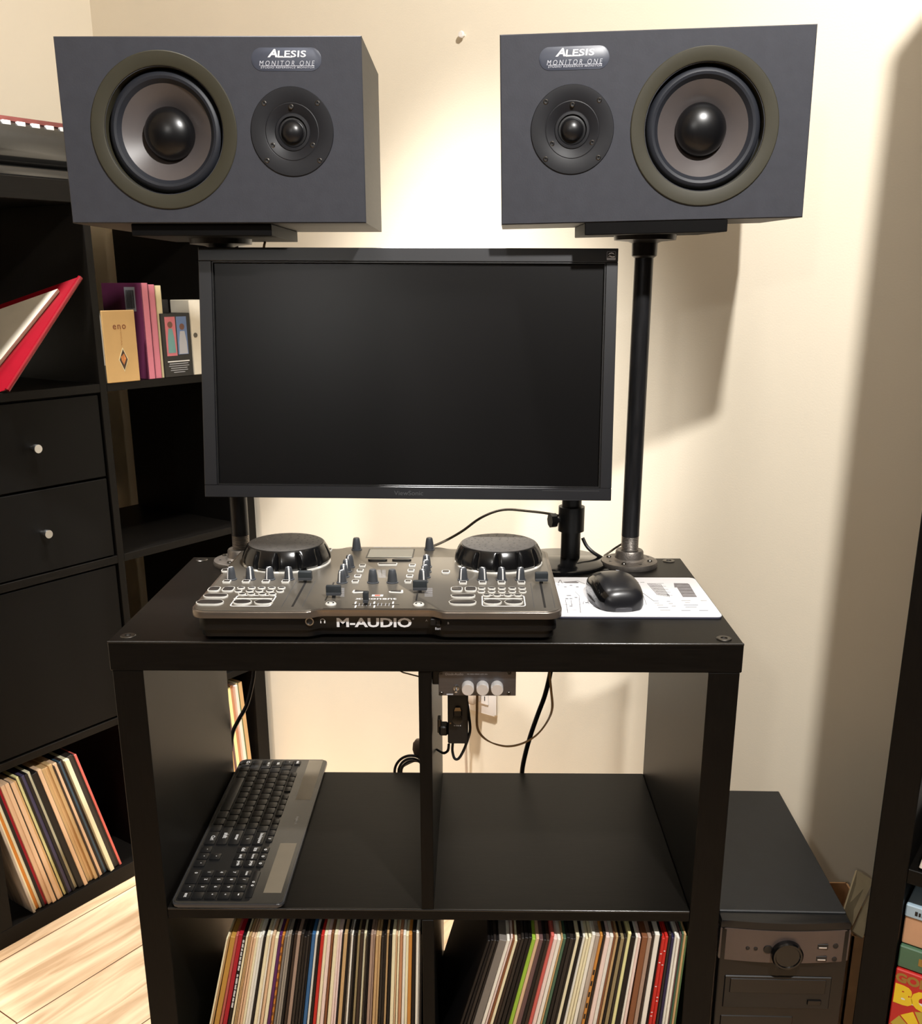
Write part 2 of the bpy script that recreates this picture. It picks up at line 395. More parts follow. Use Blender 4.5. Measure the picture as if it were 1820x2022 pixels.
def speaker(label, loc, M, dims, woof, tw, badge, mir, extra=False):
    W, H, D = dims
    t = thing('studio_monitor', label, 'speaker', loc, M, 'studio monitors on pipe stands')
    def cbf(m):
        # hollow shell: five outer faces, and a front baffle with the two driver holes cut out
        mi = m.mi(CABSIDE); mf = m.mi(CABFRONT)
        c = 1.2
        P = lambda x, y, z: m.bm.verts.new((x, y, z))
        o = [P(-W/2, c, 0), P(W/2, c, 0), P(W/2, c, H), P(-W/2, c, H)]
        k = [P(-W/2, D, 0), P(W/2, D, 0), P(W/2, D, H), P(-W/2, D, H)]
        f = [P(-W/2+c, -0.6, c), P(W/2-c, -0.6, c), P(W/2-c, -0.6, H-c), P(-W/2+c, -0.6, H-c)]
        for i in range(4):
            j = (i+1) % 4
            m.face([o[i], o[j], k[j], k[i]], mi); m.face([o[i], f[i], f[j], o[j]], mf)
        m.face(k, mi)
        loops = [f]
        for (hx, hz), r in ((woof, 74.3), (tw, 51)):
            loops.append([P(hx+r*math.cos(2*PI*q/64), -0.6, hz+r*math.sin(2*PI*q/64)) for q in range(64)])
        ed = []
        for lp in loops:
            for i in range(len(lp)):
                e = m.bm.edges.get((lp[i], lp[(i+1) % len(lp)])) or m.bm.edges.new((lp[i], lp[(i+1) % len(lp)]))
                ed.append(e)
        r = bmesh.ops.triangle_fill(m.bm, use_beauty=True, use_dissolve=False, edges=ed, normal=(0, -1, 0))
        for g in r['geom']:
            if isinstance(g, bmesh.types.BMFace): g.material_index = mf; g.smooth = False
    one(cbf).build('cabinet', t)
    wx, wz = woof; FR = TM(wx, -0.6, wz, (1, 0, 0), (0, 0, 1))
    Fm = lambda x, z: TM(x, -0.6, z, (1, 0, 0), (0, 0, 1))
    one(lambda m: m.lathe([(92.5, -1), (92.5, 1.4), (91.5, 2.2), (77, 2.2), (75.4, 1.4), (74.6, -1), (74.2, -18)], RING, FR, 72, caps=False)).build('woofer_ring', t)
    wf = one(lambda m: m.lathe([(74.6, -17.5), (72.5, -17), (71.8, -11), (70.6, -7.5), (68.2, -4.8), (65, -3.8), (61.8, -4.8), (59.4, -7.6), (57, -10.5)], RUBBER, FR, 72, caps=False)).build('surround', t)
    one(lambda m: m.lathe([(58, -9.8), (50, -15), (42, -20.5), (35, -25.5), (30.5, -29), (30, -31)], CONE, FR, 72, caps=False)).build('cone', t)
    capp = [(32.2, -29), (32.4, -24)]+[(32*math.cos(a), -23+19*math.sin(a)) for a in [PI/2*k/10 for k in range(11)]]
    capp[-1] = (0, -4)
    one(lambda m: m.lathe(capp, CAPB, FR, 48, caps=False)).build('dust_cap', t)
    tx, tz = tw; FT = Fm(tx, tz)
    one(lambda m: m.lathe([(52.5, -1), (52.5, 1.0), (51.8, 1.7), (35, 1.9), (34, 1.4), (33, 1.7), (28, 0.2), (22.5, -2.5), (21.5, -1.5), (18.5, -1.2), (17.5, -4)], TWPL, FT, 64, caps=False)).build('tweeter_plate', t)
    one(lambda m: m.lathe([(19, -6), (17, -3.5), (14.8, -3.2), (14.2, -3.6)]+[(13.8*math.cos(a), -3.4+9.5*math.sin(a)) for a in [PI/2*k/8 for k in range(8)]]+[(0, 6.1)], TWDK, FT, 40, caps=False)).build('tweeter_dome', t)
    for dx, dz, z in ((-33.5, 33, 1.6), (33.5, 33, 1.6), (-33.5, -33.5, 1.6), (33.5, -33.5, 1.6), (0, 29, 0.8), (-25.5, -15.5, 0.6), (25.5, -15.5, 0.6)):
        one(lambda m: m.lathe([(3.2, 0), (3.1, 1.0), (2.2, 1.6), (1.1, 1.5), (0.8, 0.6), (0, 0.6)], SCREW, FT @ Matrix.Translation((dx, dz, z-0.4)), 14, mats=[TWDK, SCREW, TWDK, BLKINK, BLKINK])).build('screw', t)
    bx, bz = badge
    bd = one(lambda m: m.prism(rrect(-43.5, -13.2, 43.5, 13.2, 13, 8), 0, 0.5, BADGE, Fm(bx, bz), bev=0.2)).build('badge', t)
    def let(m):
        T = Fm(bx, bz) @ Matrix.Translation((1.5, 6.2, 0.5))
        m.text('A', WHITEINK, T @ Matrix.Translation((-18.5, 0.6, 0)), h=9.2, w=12.5, off=0.03, shear=0.25)
        m.text('LESIS', WHITEINK, T @ Matrix.Translation((5.5, -0.2, 0)), h=7.4, w=35.5, off=0.014, shear=0.08, spacing=1.04)
        m.box((-12, -4.3, 0), (6, -3.4, 0.15), WHITEINK, T)
        T2 = Fm(bx, bz) @ Matrix.Translation((0.6, -5.6, 0.5))
        m.text('MONITOR ONE', GREYINK, T2 @ Matrix.Translation((0, 1.2, 0)), h=5.6, w=69, off=-0.008, shear=0.22, spacing=1.5)
        m.box((-33, -2.0, 0), (34, -1.5, 0.15), GREYINK, T2)
        m.text('STUDIO REFERENCE MONITOR', GREYINK, T2 @ Matrix.Translation((0.5, -3.6, 0)), h=2.0, w=67, off=0.004, shear=0.15, spacing=1.15)
    one(let).build('lettering', bd)
    if extra:
        def emb(m):
            for k in range(9):
                a = math.radians(-64+4.3*k)
                wordbars(m, DIMINK, FR @ Matrix.Translation((84*math.cos(a), 84*math.sin(a), 2.0)) @ Matrix.Rotation(a+PI/2, 4, 'Z'), 5.2, 4.4, k)
        one(emb).build('ring_lettering', t)
    return t
MR = srot(-0.031, 0.0225, -0.0204); ML = srot(0.0048, -0.0009, 0.0008)
LR, LL = Vector((671.07, 248.3, 1365.9)), Vector((110.86, 239.95, 1363.9))
def plat_pos(L, M, x, y):
    """height of the tilted speaker bottom plane at x, y"""
    n = M @ Vector((0, 0, 1)); return L.z-((x-L.x)*n.x+(y-L.y)*n.y)/n.z
pipe_stand(84, 354, 'black iron pipe stand under the left speaker, half hidden behind the monitor', plat_pos(LL, ML, 84, 354), ML)
pipe_stand(681, 352, 'black iron pipe stand under the right speaker, standing by the mouse', plat_pos(LR, MR, 681, 352), MR)
speaker('grey studio monitor on its side, woofer left of its tweeter', LL, ML, (381.6, 217.7, 240.4), (-62, 109.5), (100.3, 108.4), (97, 191.3), 0)
speaker('grey studio monitor on its side, woofer right of its tweeter', LR, MR, (387.8, 221.8, 232.2), (62.6, 109.5), (-103.2, 111.2), (-101.7, 192.9), 1, True)

# ------------------------------------------------------------------ computer monitor
mon = thing('computer_monitor', 'switched off black computer monitor raised above the desk', 'monitor', (575, 360, DT))
MM = srot(-0.0153, -0.1524, 0.0047)
mscreen = Matrix.Translation(Vector((347.8-575, 250-360, 997.9-DT))) @ MM.to_4x4()
def bez(m):
    W, H = 573.9, 341.3
    x0, x1, z0, z1 = -269, 271, 17, 323.4
    for a, b in (((-W/2, 0, 0), (W/2, 22, z0)), ((-W/2, 0, z1), (W/2, 22, H)), ((-W/2, 0, z0), (x0, 22, z1)), ((x1, 0, z0), (W/2, 22, z1))):
        m.box(a, b, BEZEL, mscreen, bev=0.7)
    for a, b in (((x0-1, 1.2, z0), (x1+1, 8, z0+2.2)), ((x0-1, 1.2, z1-2.2), (x1+1, 8, z1)), ((x0, 1.2, z0), (x0+2.2, 8, z1)), ((x1-2.2, 1.2, z0), (x1, 8, z1))):
        m.box(a, b, BLKPLAS, mscreen, bev=0.5)
one(bez).build('bezel', mon)
one(lambda m: m.box((-270, 6, 16), (272, 12, 324), SCREEN, mscreen)).build('screen', mon)
one(lambda m: (m.box((-283, 14, 4), (283, 40, 337), BLKPLAS, mscreen, bev=6, seg=3), m.box((-110, 40, 90), (110, 58, 260), BLKPLAS, mscreen, bev=8, seg=3))).build('housing', mon)
one(lambda m: (m.text('ViewSonic', DIMINK, mscreen @ FRONT(2.3, -0.05, 8.2), h=6.2, w=41, off=0.004), m.box((190, -0.1, 13.2), (270, 0.1, 13.7), DIMINK, mscreen))).build('lettering', mon)
def stick(m):
    T = mscreen @ FRONT(277.5, 0, 331.5)
    m.prism(rrect(-6, -5.6, 6, 5.6, 0.8), 0, 0.25, GREYINK, T)
    m.box((-5.6, -2.6, 0.2), (5.6, 5.2, 0.35), BLKINK, T)
    m.prism([(-4.4, 1.0), (-3.0, 3.2), (0, 4.3), (3.0, 3.4), (4.4, 1.4), (2.6, 2.4), (0, 3.0), (-2.4, 2.2)], 0.3, 0.45, WHITEINK, T)
    m.prism([(-4.8, -1.6), (-2, 0.4), (1.5, -0.8), (4.8, -0.2), (4.6, -2.0), (0.5, -2.2), (-2.5, -0.9)], 0.3, 0.45, WHITEINK, T)
one(stick).build('sticker', mon)
one(lambda m: m.lathe([(70, 0), (71, 2), (70.5, 4.5), (67, 6.2), (24, 7.5), (20, 9)], GLOSSBLK, seg=64)).build('base', mon)
one(lambda m: m.cyl((17, 8, 6), (17, 8, 300), 15, BLKPLAS, seg=28)).build('column', mon)
one(lambda m: (m.cyl((17, 8, 50), (17, 8, 88), 20, BLKPLAS, seg=28), m.box((12, -8, 54), (30, 22, 84), BLKPLAS, bev=3))).build('collar', mon)
one(lambda m: (m.cyl((-2, -2, 69), (-14, -6, 69), 4, BLKPLAS, seg=14), m.cyl((-8, -4, 69), (-17, -7, 69), 11, BLKPLAS, seg=8))).build('clamp_knob', mon)
one(lambda m: (m.box((-240, 0, 262), (28, 22, 296), BLKPLAS, bev=4), m.box((-250, -30, 250), (-206, 4, 306), BLKPLAS, bev=4))).build('arm', mon)

# ------------------------------------------------------------------ DJ controller
dj = thing('dj_controller', 'silver and black two-deck DJ controller at the front of the desk', 'dj controller', (324, 146, DT))
PZ = 914
D0 = Vector((324, 146, DT))
def dl(px, py, z=PZ):
    p = atz(px, py, z)-D0; return p.x, p.y
def outline(g, r):
    """plate outline: two decks with the mixer strip between them set back by a little; g shrinks it"""
    x0, x1 = 101-324+g, 549-324-g
    yf, yb = -4-146+g, 293-146-g
    c0, c1 = 240-324, 262-324; c2, c3 = 388-324, 410-324; s = 10
    def arc(cx, cy, a0):
        return [(cx+r*math.cos(a0+PI/2*k/6), cy+r*math.sin(a0+PI/2*k/6)) for k in range(7)]
    def ease(xa, ya, xb, yb_):
        return [(xa+(xb-xa)*k/6, ya+(yb_-ya)*(0.5-0.5*math.cos(PI*k/6))) for k in range(7)]
    p = arc(x0+r, yf+r, PI)+ease(c0, yf, c1, yf+s)+ease(c2, yf+s, c3, yf)+arc(x1-r, yf+r, 1.5*PI)+arc(x1-r, yb-r, 0)
    p += ease(c3, yb, c2, yb+12)+ease(c1, yb+12, c0, yb)+arc(x0+r, yb-r, PI/2)
    return p
body = one(lambda m: (m.prism(outline(9, 14), 5, 18, DJBODY), m.prism(outline(6, 16), 14, 31, DJBODY, bev=1))).build('body', dj)
for x in (-200, 200):
    for y in (-118, 125): one(lambda m: m.cyl((x, y, 0), (x, y, 6), 9, BLKPLAS, seg=16)).build('foot', body)
one(lambda m: (m.prism(outline(0, 19), 31, 39.2, DJRIM, bev=1.2), m.prism(outline(3, 17), 38, 40.2, DJTOP, bev=0.5))).build('top_plate', dj)
TOP = 40.2
ZT = DT+TOP
for sx in (180-324, 477-324):
    jy = 217.5-146
    def rim(m):
        mi = m.mi(JOGRIM); n = 240; rows = []
        for r, z in ((59, 3), (61.5, 6), (61, 12), (57.5, 21), (54, 27), (52.8, 28.3)):
            row = []
            for k in range(n):
                a = 2*PI*k/n
                g = max(0, math.cos(a*12+0.6))**6*4.6 if 5 < z < 27 else 0
                row.append(m.bm.verts.new((sx+(r-g)*math.cos(a), jy+(r-g)*math.sin(a), TOP+z)))
            rows.append(row)
        for a, b in zip(rows, rows[1:]):
            for k in range(n): m.face([a[k], a[(k+1) % n], b[(k+1) % n], b[k]], mi)
        m.face(rows[0][::-1], mi); m.face(rows[-1], mi)
        m.lathe([(61, 0), (61, 1.0), (59, 2.5)], BTNW, Matrix.Translation((sx, jy, TOP)), 64)
    j = one(rim).build('jog_wheel', dj)
    def plat(m):
        m.lathe([(51.5, 0), (51.5, 1.0), (50, 1.7), (0, 1.7)], JOGTOP, Matrix.Translation((sx, jy, TOP+28)), 64)
        for r in (14, 22, 30, 38, 45):
            for k in range(int(r*0.5)):
                a = 2*PI*k/int(r*0.5)+r
                m.lathe([(1.3, 0), (1.0, .5), (0, .6)], JOGTOP, Matrix.Translation((sx+r*math.cos(a), jy+r*math.sin(a), TOP+29.6)), 6)
    one(plat).build('platter_top', j)
def knob_at(px, py, r=6.2, h=17, mark=0.0, parent=dj):
    x, y = dl(px, py, ZT); y += r*0.9
    mi_ = lambda m: m.lathe([(r+1.2, 0), (r+1.2, 1.2), (r, 1.6), (r*0.86, h*0.6), (r*0.72, h-1.5), (r*0.6, h), (0, h)], KNOB, Matrix.Translation((x, y, TOP)), 18)
    k = one(mi_).build('knob', parent)
    if mark is not None:
        a = mark
        def mk(m):
            R_ = Matrix.Translation((x, y, TOP)) @ Matrix.Rotation(a, 4, 'Z')
            mi = m.mi(WHITEINK)
            w = 0.9
            pr = [(r+0.15, 1.8), (r*0.86+0.25, h*0.6), (r*0.72+0.25, h-1.3), (r*0.45, h+0.25), (-r*0.45, h+0.25)]
            vs = [[m.bm.verts.new(R_ @ Vector((s_*w, -q[0], q[1]))) for s_ in (-1, 1)] for q in pr]
            ws = [[m.bm.verts.new(R_ @ Vector((s_*w, -q[0]+0.6, q[1]-0.4))) for s_ in (-1, 1)] for q in pr]
            for i in range(len(pr)-1):
                m.face([vs[i][0], vs[i][1], vs[i+1][1], vs[i+1][0]], mi)
                m.face([ws[i][0], ws[i+1][0], ws[i+1][1], ws[i][1]], mi)
                m.face([vs[i][0], vs[i+1][0], ws[i+1][0], ws[i][0]], mi)
                m.face([vs[i][1], ws[i][1], ws[i+1][1], vs[i+1][1]], mi)
        one(mk).build('pointer', k)
for i, px in enumerate((455, 492.5, 531, 569)): knob_at(px, 1146.6, mark=(-0.7, 0.35, -0.5, 0.25)[i])
for i, px in enumerate((914, 952.5, 990, 1027.6)): knob_at(px, 1147.6, mark=(-0.5, 0.5, 0.3, -0.4)[i])
for i, (px, py) in enumerate(((689.6, 1121.7), (683.5, 1131), (678, 1141.5), (674.3, 1153))): knob_at(px, py, mark=(-0.3, 0.2, 0.1, -0.45)[i])
for i, (px, py) in enumerate(((841.7, 1121.7), (841, 1131.8), (839, 1142.3), (834, 1152))): knob_at(px, py, mark=(0.2, -0.6, -0.6, 0.3)[i])
for px, py in ((703.3, 1087.5), (847.5, 1087.2), (735.5, 1152.9), (774, 1152.9)): knob_at(px, py, r=6.6, h=18, mark=None)
def fader(px, py, w, d, h, mat_=KNOBDK, stripe=True):
    x, y = dl(px, py, ZT)
    f = one(lambda m: (m.box((x-w/2, y, TOP+3), (x+w/2, y+d, TOP+3+h), mat_, bev=1.5, seg=2), m.box((x-w/2+.3, y-.4, TOP+3.2), (x+w/2-.3, y+1, TOP+3.2+h*.28), KNOB, bev=.3), m.box((x-2, y+d/2-3, TOP-1), (x+2, y+d/2+3, TOP+4), BLKPLAS))).build('fader_cap', dj)
    return x, y
fader(602, 1151, 18, 9, 12); fader(1069, 1153, 17, 9, 12)
fader(658.5, 1181, 19, 6, 13); fader(829, 1171, 18, 6, 13); fader(722, 1196, 7, 9, 14)
for (a, b) in (((602, 1152), (577, 1198)), ((1068, 1156), (1076, 1200))):
    ax, ay = dl(*a, ZT); bx, by = dl(*b, ZT)
    one(lambda m: m.prism([(ax-1.4, ay+24), (bx-1.4, by), (bx+1.4, by), (ax+1.4, ay+24)], TOP-0.2, TOP+0.15, BLKINK)).build('fader_slot', dj)
    for o in (-13, 12):
        one(lambda m: m.prism([(ax+o-.4, ay+10), (bx+o-.4, by), (bx+o+.4, by), (ax+o+.4, ay+10)], TOP-0.2, TOP+0.12, DIMINK)).build('scale_line', dj)
for px in (659, 828):
    ax, ay = dl(px, 1150, ZT); bx, by = dl(px, 1186, ZT)
    one(lambda m: m.box((ax-1, by, TOP-0.2), (ax+1, ay, TOP+0.15), BLKINK)).build('fader_slot', dj)
ax, ay = dl(702, 1193.5, ZT); bx, by = dl(785, 1193.5, ZT)
one(lambda m: m.box((ax-4, ay-0.6, TOP-0.2), (bx+2, ay+0.6, TOP+0.12), BLKINK)).build('fader_slot', dj)
def prints(m):
    for px in (702, 739, 776):
        for py, dy in ((1190, 5), (1197.5, 5)):
            x, y = dl(px, py, ZT); m.box((x-1, y-dy, TOP), (x+1, y+dy-1, TOP+0.2), WHITEINK)
    for px in (709, 716, 724, 731, 746, 753, 761, 768):
        x, y = dl(px, 1194, ZT); m.box((x-0.4, y-5, TOP), (x+0.4, y+6, TOP+0.15), GREYINK)
    x0_, y0_ = dl(742, 1183, ZT)
    m.text('x-ponent', WHITEINK, Matrix.Translation((x0_, y0_, TOP)), h=9, w=51, off=0.008)
    x0_, y0_ = dl(745, 1176.5, ZT)
    m.box((x0_-7, y0_-2.5, TOP), (x0_+7, y0_+4.5, TOP+0.15), WHITEINK); m.box((x0_-3.5, y0_-1.5, TOP), (x0_+3.5, y0_+3.5, TOP+0.25), REDINK)
    x0_, y0_ = dl(776, 1080.5, ZT)
    wordbars(m, GREYINK, Matrix.Translation((x0_-1, y0_, TOP)), 55, 3, 5)
    for k in range(8):
        for px in (750, 757):
            x, y = dl(px+0.0, 1126+k*2.0, ZT); m.box((x-4+k*0.3, y-0.4, TOP), (x+3, y+0.4, TOP+0.12), GREYINK)
    for px in (672, 846):
        for k in range(8):
            x, y = dl(px, 1162+k*2.2, ZT); m.box((x-5, y-0.35, TOP), (x+5, y+0.35, TOP+0.12), GREYINK)
one(prints).build('panel_print', dj)
x0_, y1_ = dl(731, 1085, ZT); x1_, y0_ = dl(813, 1101, ZT)
one(lambda m: (m.box((x0_-2, y0_-2, TOP-0.3), (x1_+2, y1_+3, TOP+0.3), BLKPLAS, bev=0.2), m.box((x0_, y0_, TOP), (x1_, y1_, TOP+0.6), LCD, bev=0.2))).build('display', dj)
for px, py in ((745.5, 1107.5), (793, 1107.5)):
    x, y = dl(px, py, ZT); one(lambda m: m.prism(rrect(x-13.5, y-4, x+13.5, y+5, 4.4), TOP, TOP+2.5, BTND if False else BLKPLAS, bev=1)).build('button', dj)
def btn(px, py, w, d, r=None, pill=True, h=1.8):
    x, y = dl(px, py, ZT)
    d *= 1.8
    r = (r*1.3 if r else min(w, d)/2-0.1)
    r = min(r, w/2-.1, d/2-.1)
    one(lambda m: (m.prism(rrect(x-w/2, y-d/2, x+w/2, y+d/2, r), TOP-0.2, TOP+h+0.4, BTNW, bev=0.4), m.prism(rrect(x-w/2+1.0, y-d/2+1.6, x+w/2-1.0, y+d/2-1.9, max(0.4, r-1.4)), TOP+h+0.2, TOP+h+0.7, BTND if pill else BTNW, bev=0.2))).build('button', dj)
for px in (448, 486, 525, 564): btn(px, 1150, 10, 6, 1)
for px in (914, 952.5, 990, 1029): btn(px, 1152, 10, 6, 1)
for px, py in ((715.7, 1118.3), (711.2, 1128.4), (706.5, 1139.4), (701.5, 1150)): btn(px, py, 9, 6, 1)
for px, py in ((814, 1118.3), (811.4, 1128.4), (808.8, 1139.4), (805.6, 1150)): btn(px, py, 9, 6, 1)
btn(765, 1115.5, 27, 6, 2)
for dx, (ax, bx, cx, dx2) in ((0, (423, 451, 426, 414.5)), (1, (901.5, 929, 914, 913))):
    btn(ax, 1165.5, 15, 11, 4); btn(bx, 1165.5, 15, 11, 4)
    btn(cx if dx else 426, 1178.5, 31, 9); btn(dx2, 1191.5, 34, 11)
for base, rows in ((0, ((1162.5, (476, 497, 516.5, 536.5, 556)), (1169, (470.5, 493, 512, 533, 553)), (1175, (478, 496, 518, 538)))),
                   (1, ((1163.5, (950.5, 970.5, 990.5, 1011, 1030.5)), (1170, (950, 970.5, 990.5, 1011, 1031.5)), (1177, (960.5, 981, 1002, 1022))))):
    for py, xs in rows:
        for px in xs: btn(px, py, 10, 5.5, pill=True, h=1.4)
for xa, xb in ((452, 547), (951, 1035)):
    def ringbox(m):
        ax, ay = dl(xa, 1197.5, ZT); bx, by = dl(xb, 1176, ZT)
        o = rrect(ax, ay, bx, by, 5); i = rrect(ax+1.5, ay+1.5, bx-1.5, by-1.5, 3.8); mi = m.mi(WHITEINK)
        for lst, z in ((0, TOP+0.35),):
            A = [m.bm.verts.new((p[0], p[1], z)) for p in o]; B = [m.bm.verts.new((p[0], p[1], z)) for p in i]
            A0 = [m.bm.verts.new((p[0], p[1], TOP-.2)) for p in o]; B0_ = [m.bm.verts.new((p[0], p[1], TOP-.2)) for p in i]
            n = len(A)
            for k in range(n):
                m.face([A[k], A[(k+1) % n], B[(k+1) % n], B[k]], mi); m.face([A0[k], A0[(k+1) % n], A[(k+1) % n], A[k]], mi); m.face([B[k], B[(k+1) % n], B0_[(k+1) % n], B0_[k]], mi)
    one(ringbox).build('button_frame', dj)
    mid = (xa+xb)/2
    btn(mid-21, 1191, 23, 11); btn(mid+21, 1191, 23, 11)
    x, y = dl(mid, 1183, ZT); one(lambda m: m.box((x-24, y-1.6, TOP), (x+24, y+1.6, TOP+0.9), BTNW, bev=.3)).build('light_bar', dj)
for px, py in ((653, 1193.7), (826.4, 1194.8)):
    x, y = dl(px, py, ZT)
    one(lambda m: m.lathe([(6.8, 0), (6.8, 1.2), (5.6, 2.4), (4.4, 2.4), (4, 1.8), (2.6, 1.9), (2.3, 2.4), (0, 2.4)], BTNW, Matrix.Translation((x, y, TOP)), 24, mats=[BTNW, BTNW, BTNW, BLKINK, BLKINK, BTNW, BTNW])).build('button', dj)
for px, sgn in ((711, -1), (781, 1)):
    x, y = dl(px, 1169, ZT)
    def tri(m):
        P = [(x+sgn*9, y+6), (x-sgn*9, y-0.5), (x-sgn*8, y-3.5), (x+sgn*8, y-6), (x+sgn*10, y-4)]
        Q = [(x+(p[0]-x)*0.72, y+0.5+(p[1]-y)*0.66) for p in P]
        if sgn < 0: P = P[::-1]; Q = Q[::-1]
        m.prism(P, TOP-0.2, TOP+1.2, BTNW, bev=0.4); m.prism(Q, TOP+1, TOP+1.9, BTND, bev=0.3)
    one(tri).build('button', dj)
for cx_, cy_ in ((648, 1087), (600.0, 1130), (880, 1131), (446, 1128)):
    btn(cx_, cy_, 11, 8, 3)
yf = -4-146+6+10                                                     # front face of the mixer strip
def fy(x):
    """y of the front face at local x"""
    X = x+324
    if X < 262: f = 0.5-0.5*math.cos(PI*min(1, max(0, (X-240)/22)))
    else: f = 0.5+0.5*math.cos(PI*min(1, max(0, (X-388)/22)))
    return -4-146+6+10*f
def dlf(px, py, y=None):
    v = yf if y is None else y
    for k in range(4):
        p = aty(px, py, v+146)-D0
        if y is None: v = fy(p.x)
    return p.x, p.z
x, z = dlf(738.5, 1230)
one(lambda m: (m.text('M-AUDIO', LOGOINK, FRONT(x, yf-0.15, z+0.5), h=12, w=91, off=0.03), m.lathe([(1.1, 0), (1.1, .2), (0, .2)], GREYINK, FRONT(x+47.5, yf-.1, z+5.5), 10),
               m.text('Bank', GREYINK, FRONT(dlf(866, 1244)[0], fy(dlf(866, 1244)[0])-1.4, 16), h=3, off=0.006), m.text('A', GREYINK, FRONT(dlf(842, 1226)[0], yf-.15, 24), h=2.6, off=.01), m.text('B', GREYINK, FRONT(dlf(885, 1226)[0], fy(dlf(885, 1226)[0])-.25, 24), h=2.6, off=.01))).build('lettering', dj)
xj, zj = dlf(611.7, 1226)
one(lambda m: m.lathe([(5.2, 0), (5.2, 1.6), (3.9, 1.6), (3.6, 0.4), (0, 0.4)], STEEL, FRONT(xj, fy(xj)-1.2, zj), 20, mats=[STEEL, STEEL, STEEL, BLKINK])).build('headphone_jack', dj)
xh, zh = dlf(637, 1226)
def hp(m):
    for k in range(9):
        a = PI*(-0.15+1.3*k/8); b = PI*(-0.15+1.3*(k+1)/8)
        m.prism([(2.6*math.cos(a), 2.6*math.sin(a)), (3.3*math.cos(a), 3.3*math.sin(a)), (3.3*math.cos(b), 3.3*math.sin(b)), (2.6*math.cos(b), 2.6*math.sin(b))], 0, .2, WHITEINK, FRONT(xh, fy(xh)-1.0, zh))
    for s_ in (-1, 1): m.box((s_*2.5-0.8, -2.6, 0), (s_*2.5+0.8, 0.2, 0.25), WHITEINK, FRONT(xh, fy(xh)-1.0, zh))
one(hp).build('headphone_symbol', dj)
xs_, zs_ = dlf(864, 1229)
one(lambda m: (m.box((xs_-9, fy(xs_)-2.2, zs_-4), (xs_+9, fy(xs_)+3, zs_+5), BLKPLAS, bev=1), m.box((xs_-2, fy(xs_)-4.4, zs_-2.5), (xs_+4, fy(xs_)-1, zs_+3.5), GLOSSBLK, bev=.8))).build('slide_switch', dj)

# ------------------------------------------------------------------ mouse pad and mouse
pad = thing('mouse_pad', 'white mouse pad printed with grey line drawings at the desk\'s right side', 'mouse pad', (655, 182, DT))
one(lambda m: (m.prism(rrect(-104, -89.5, 109, 88.5, 7), 0, 2.0, PADB), m.prism(rrect(-104, -89.5, 109, 88.5, 7), 2.0, 3.2, PADW, bev=0.5))).build('mat', pad)
def padprint(m):
    def w(px, py):
        p = atz(px, py, DT+3.2); return p.x-655, p.y-182
    def strip(a, b, t=0.45, mt=PENCIL):
        a = Vector(w(*a)); b = Vector(w(*b)); d = (b-a).normalized(); n = Vector((-d.y, d.x))*t
        q = [a+n, a-n, b-n, b+n]
        m.prism([(v.x, v.y) for v in q], 3.2, 3.32, mt)
    rnd = random.Random(3)
    # keyboard sketch, right
    for k in range(9):
        strip((1278+k*3.2, 1152+k*0.2), (1298+k*3.0, 1175+k*0.5), .5)
    for k in range(5):
        strip((1279+k*5, 1152.5+k*5), (1310+k*4.6, 1152+k*6), .5)
    m.prism([w(1330, 1151.5), w(1331.5, 1160), w(1360, 1160), w(1358, 1152)], 3.2, 3.3, DIMINK if False else PENCIL)
    m.prism([w(1332, 1153), w(1348, 1179), w(1376, 1179), w(1360, 1153)], 3.2, 3.28, PENCIL)
    for k in range(4): strip((1336+k*4, 1157+k*6), (1360+k*4.5, 1157+k*6), .25, PADW)
    m.prism([w(1316, 1172), w(1318, 1176), w(1322.5, 1176.5), w(1319, 1173)], 3.2, 3.3, DIMINK)
    for (x, y, l) in ((1290, 1186.5, 10), (1316, 1187.5, 7), (1292, 1191, 9), (1320, 1192, 8), (1297, 1195, 12), (1326, 1197, 8), (1299, 1199.5, 20), (1303, 1205, 20),
                      (1345, 1186, 18), (1383, 1186, 12), (1352, 1190, 10), (1350, 1194.5, 22), (1368, 1194.5, 10), (1353, 1198.8, 22), (1345, 1205.5, 18), (1380, 1205.5, 18), (1254, 1149.8, 7), (1264, 1150, 8)):
        strip((x, y), (x+l, y), .7, DIMINK)
    strip((1269, 1171), (1284, 1182), .5, DIMINK); strip((1270, 1176), (1276, 1194), .35, PENCIL); strip((1284, 1182), (1291, 1187), .5, DIMINK)
one(padprint).build('keyboard_sketch', pad)
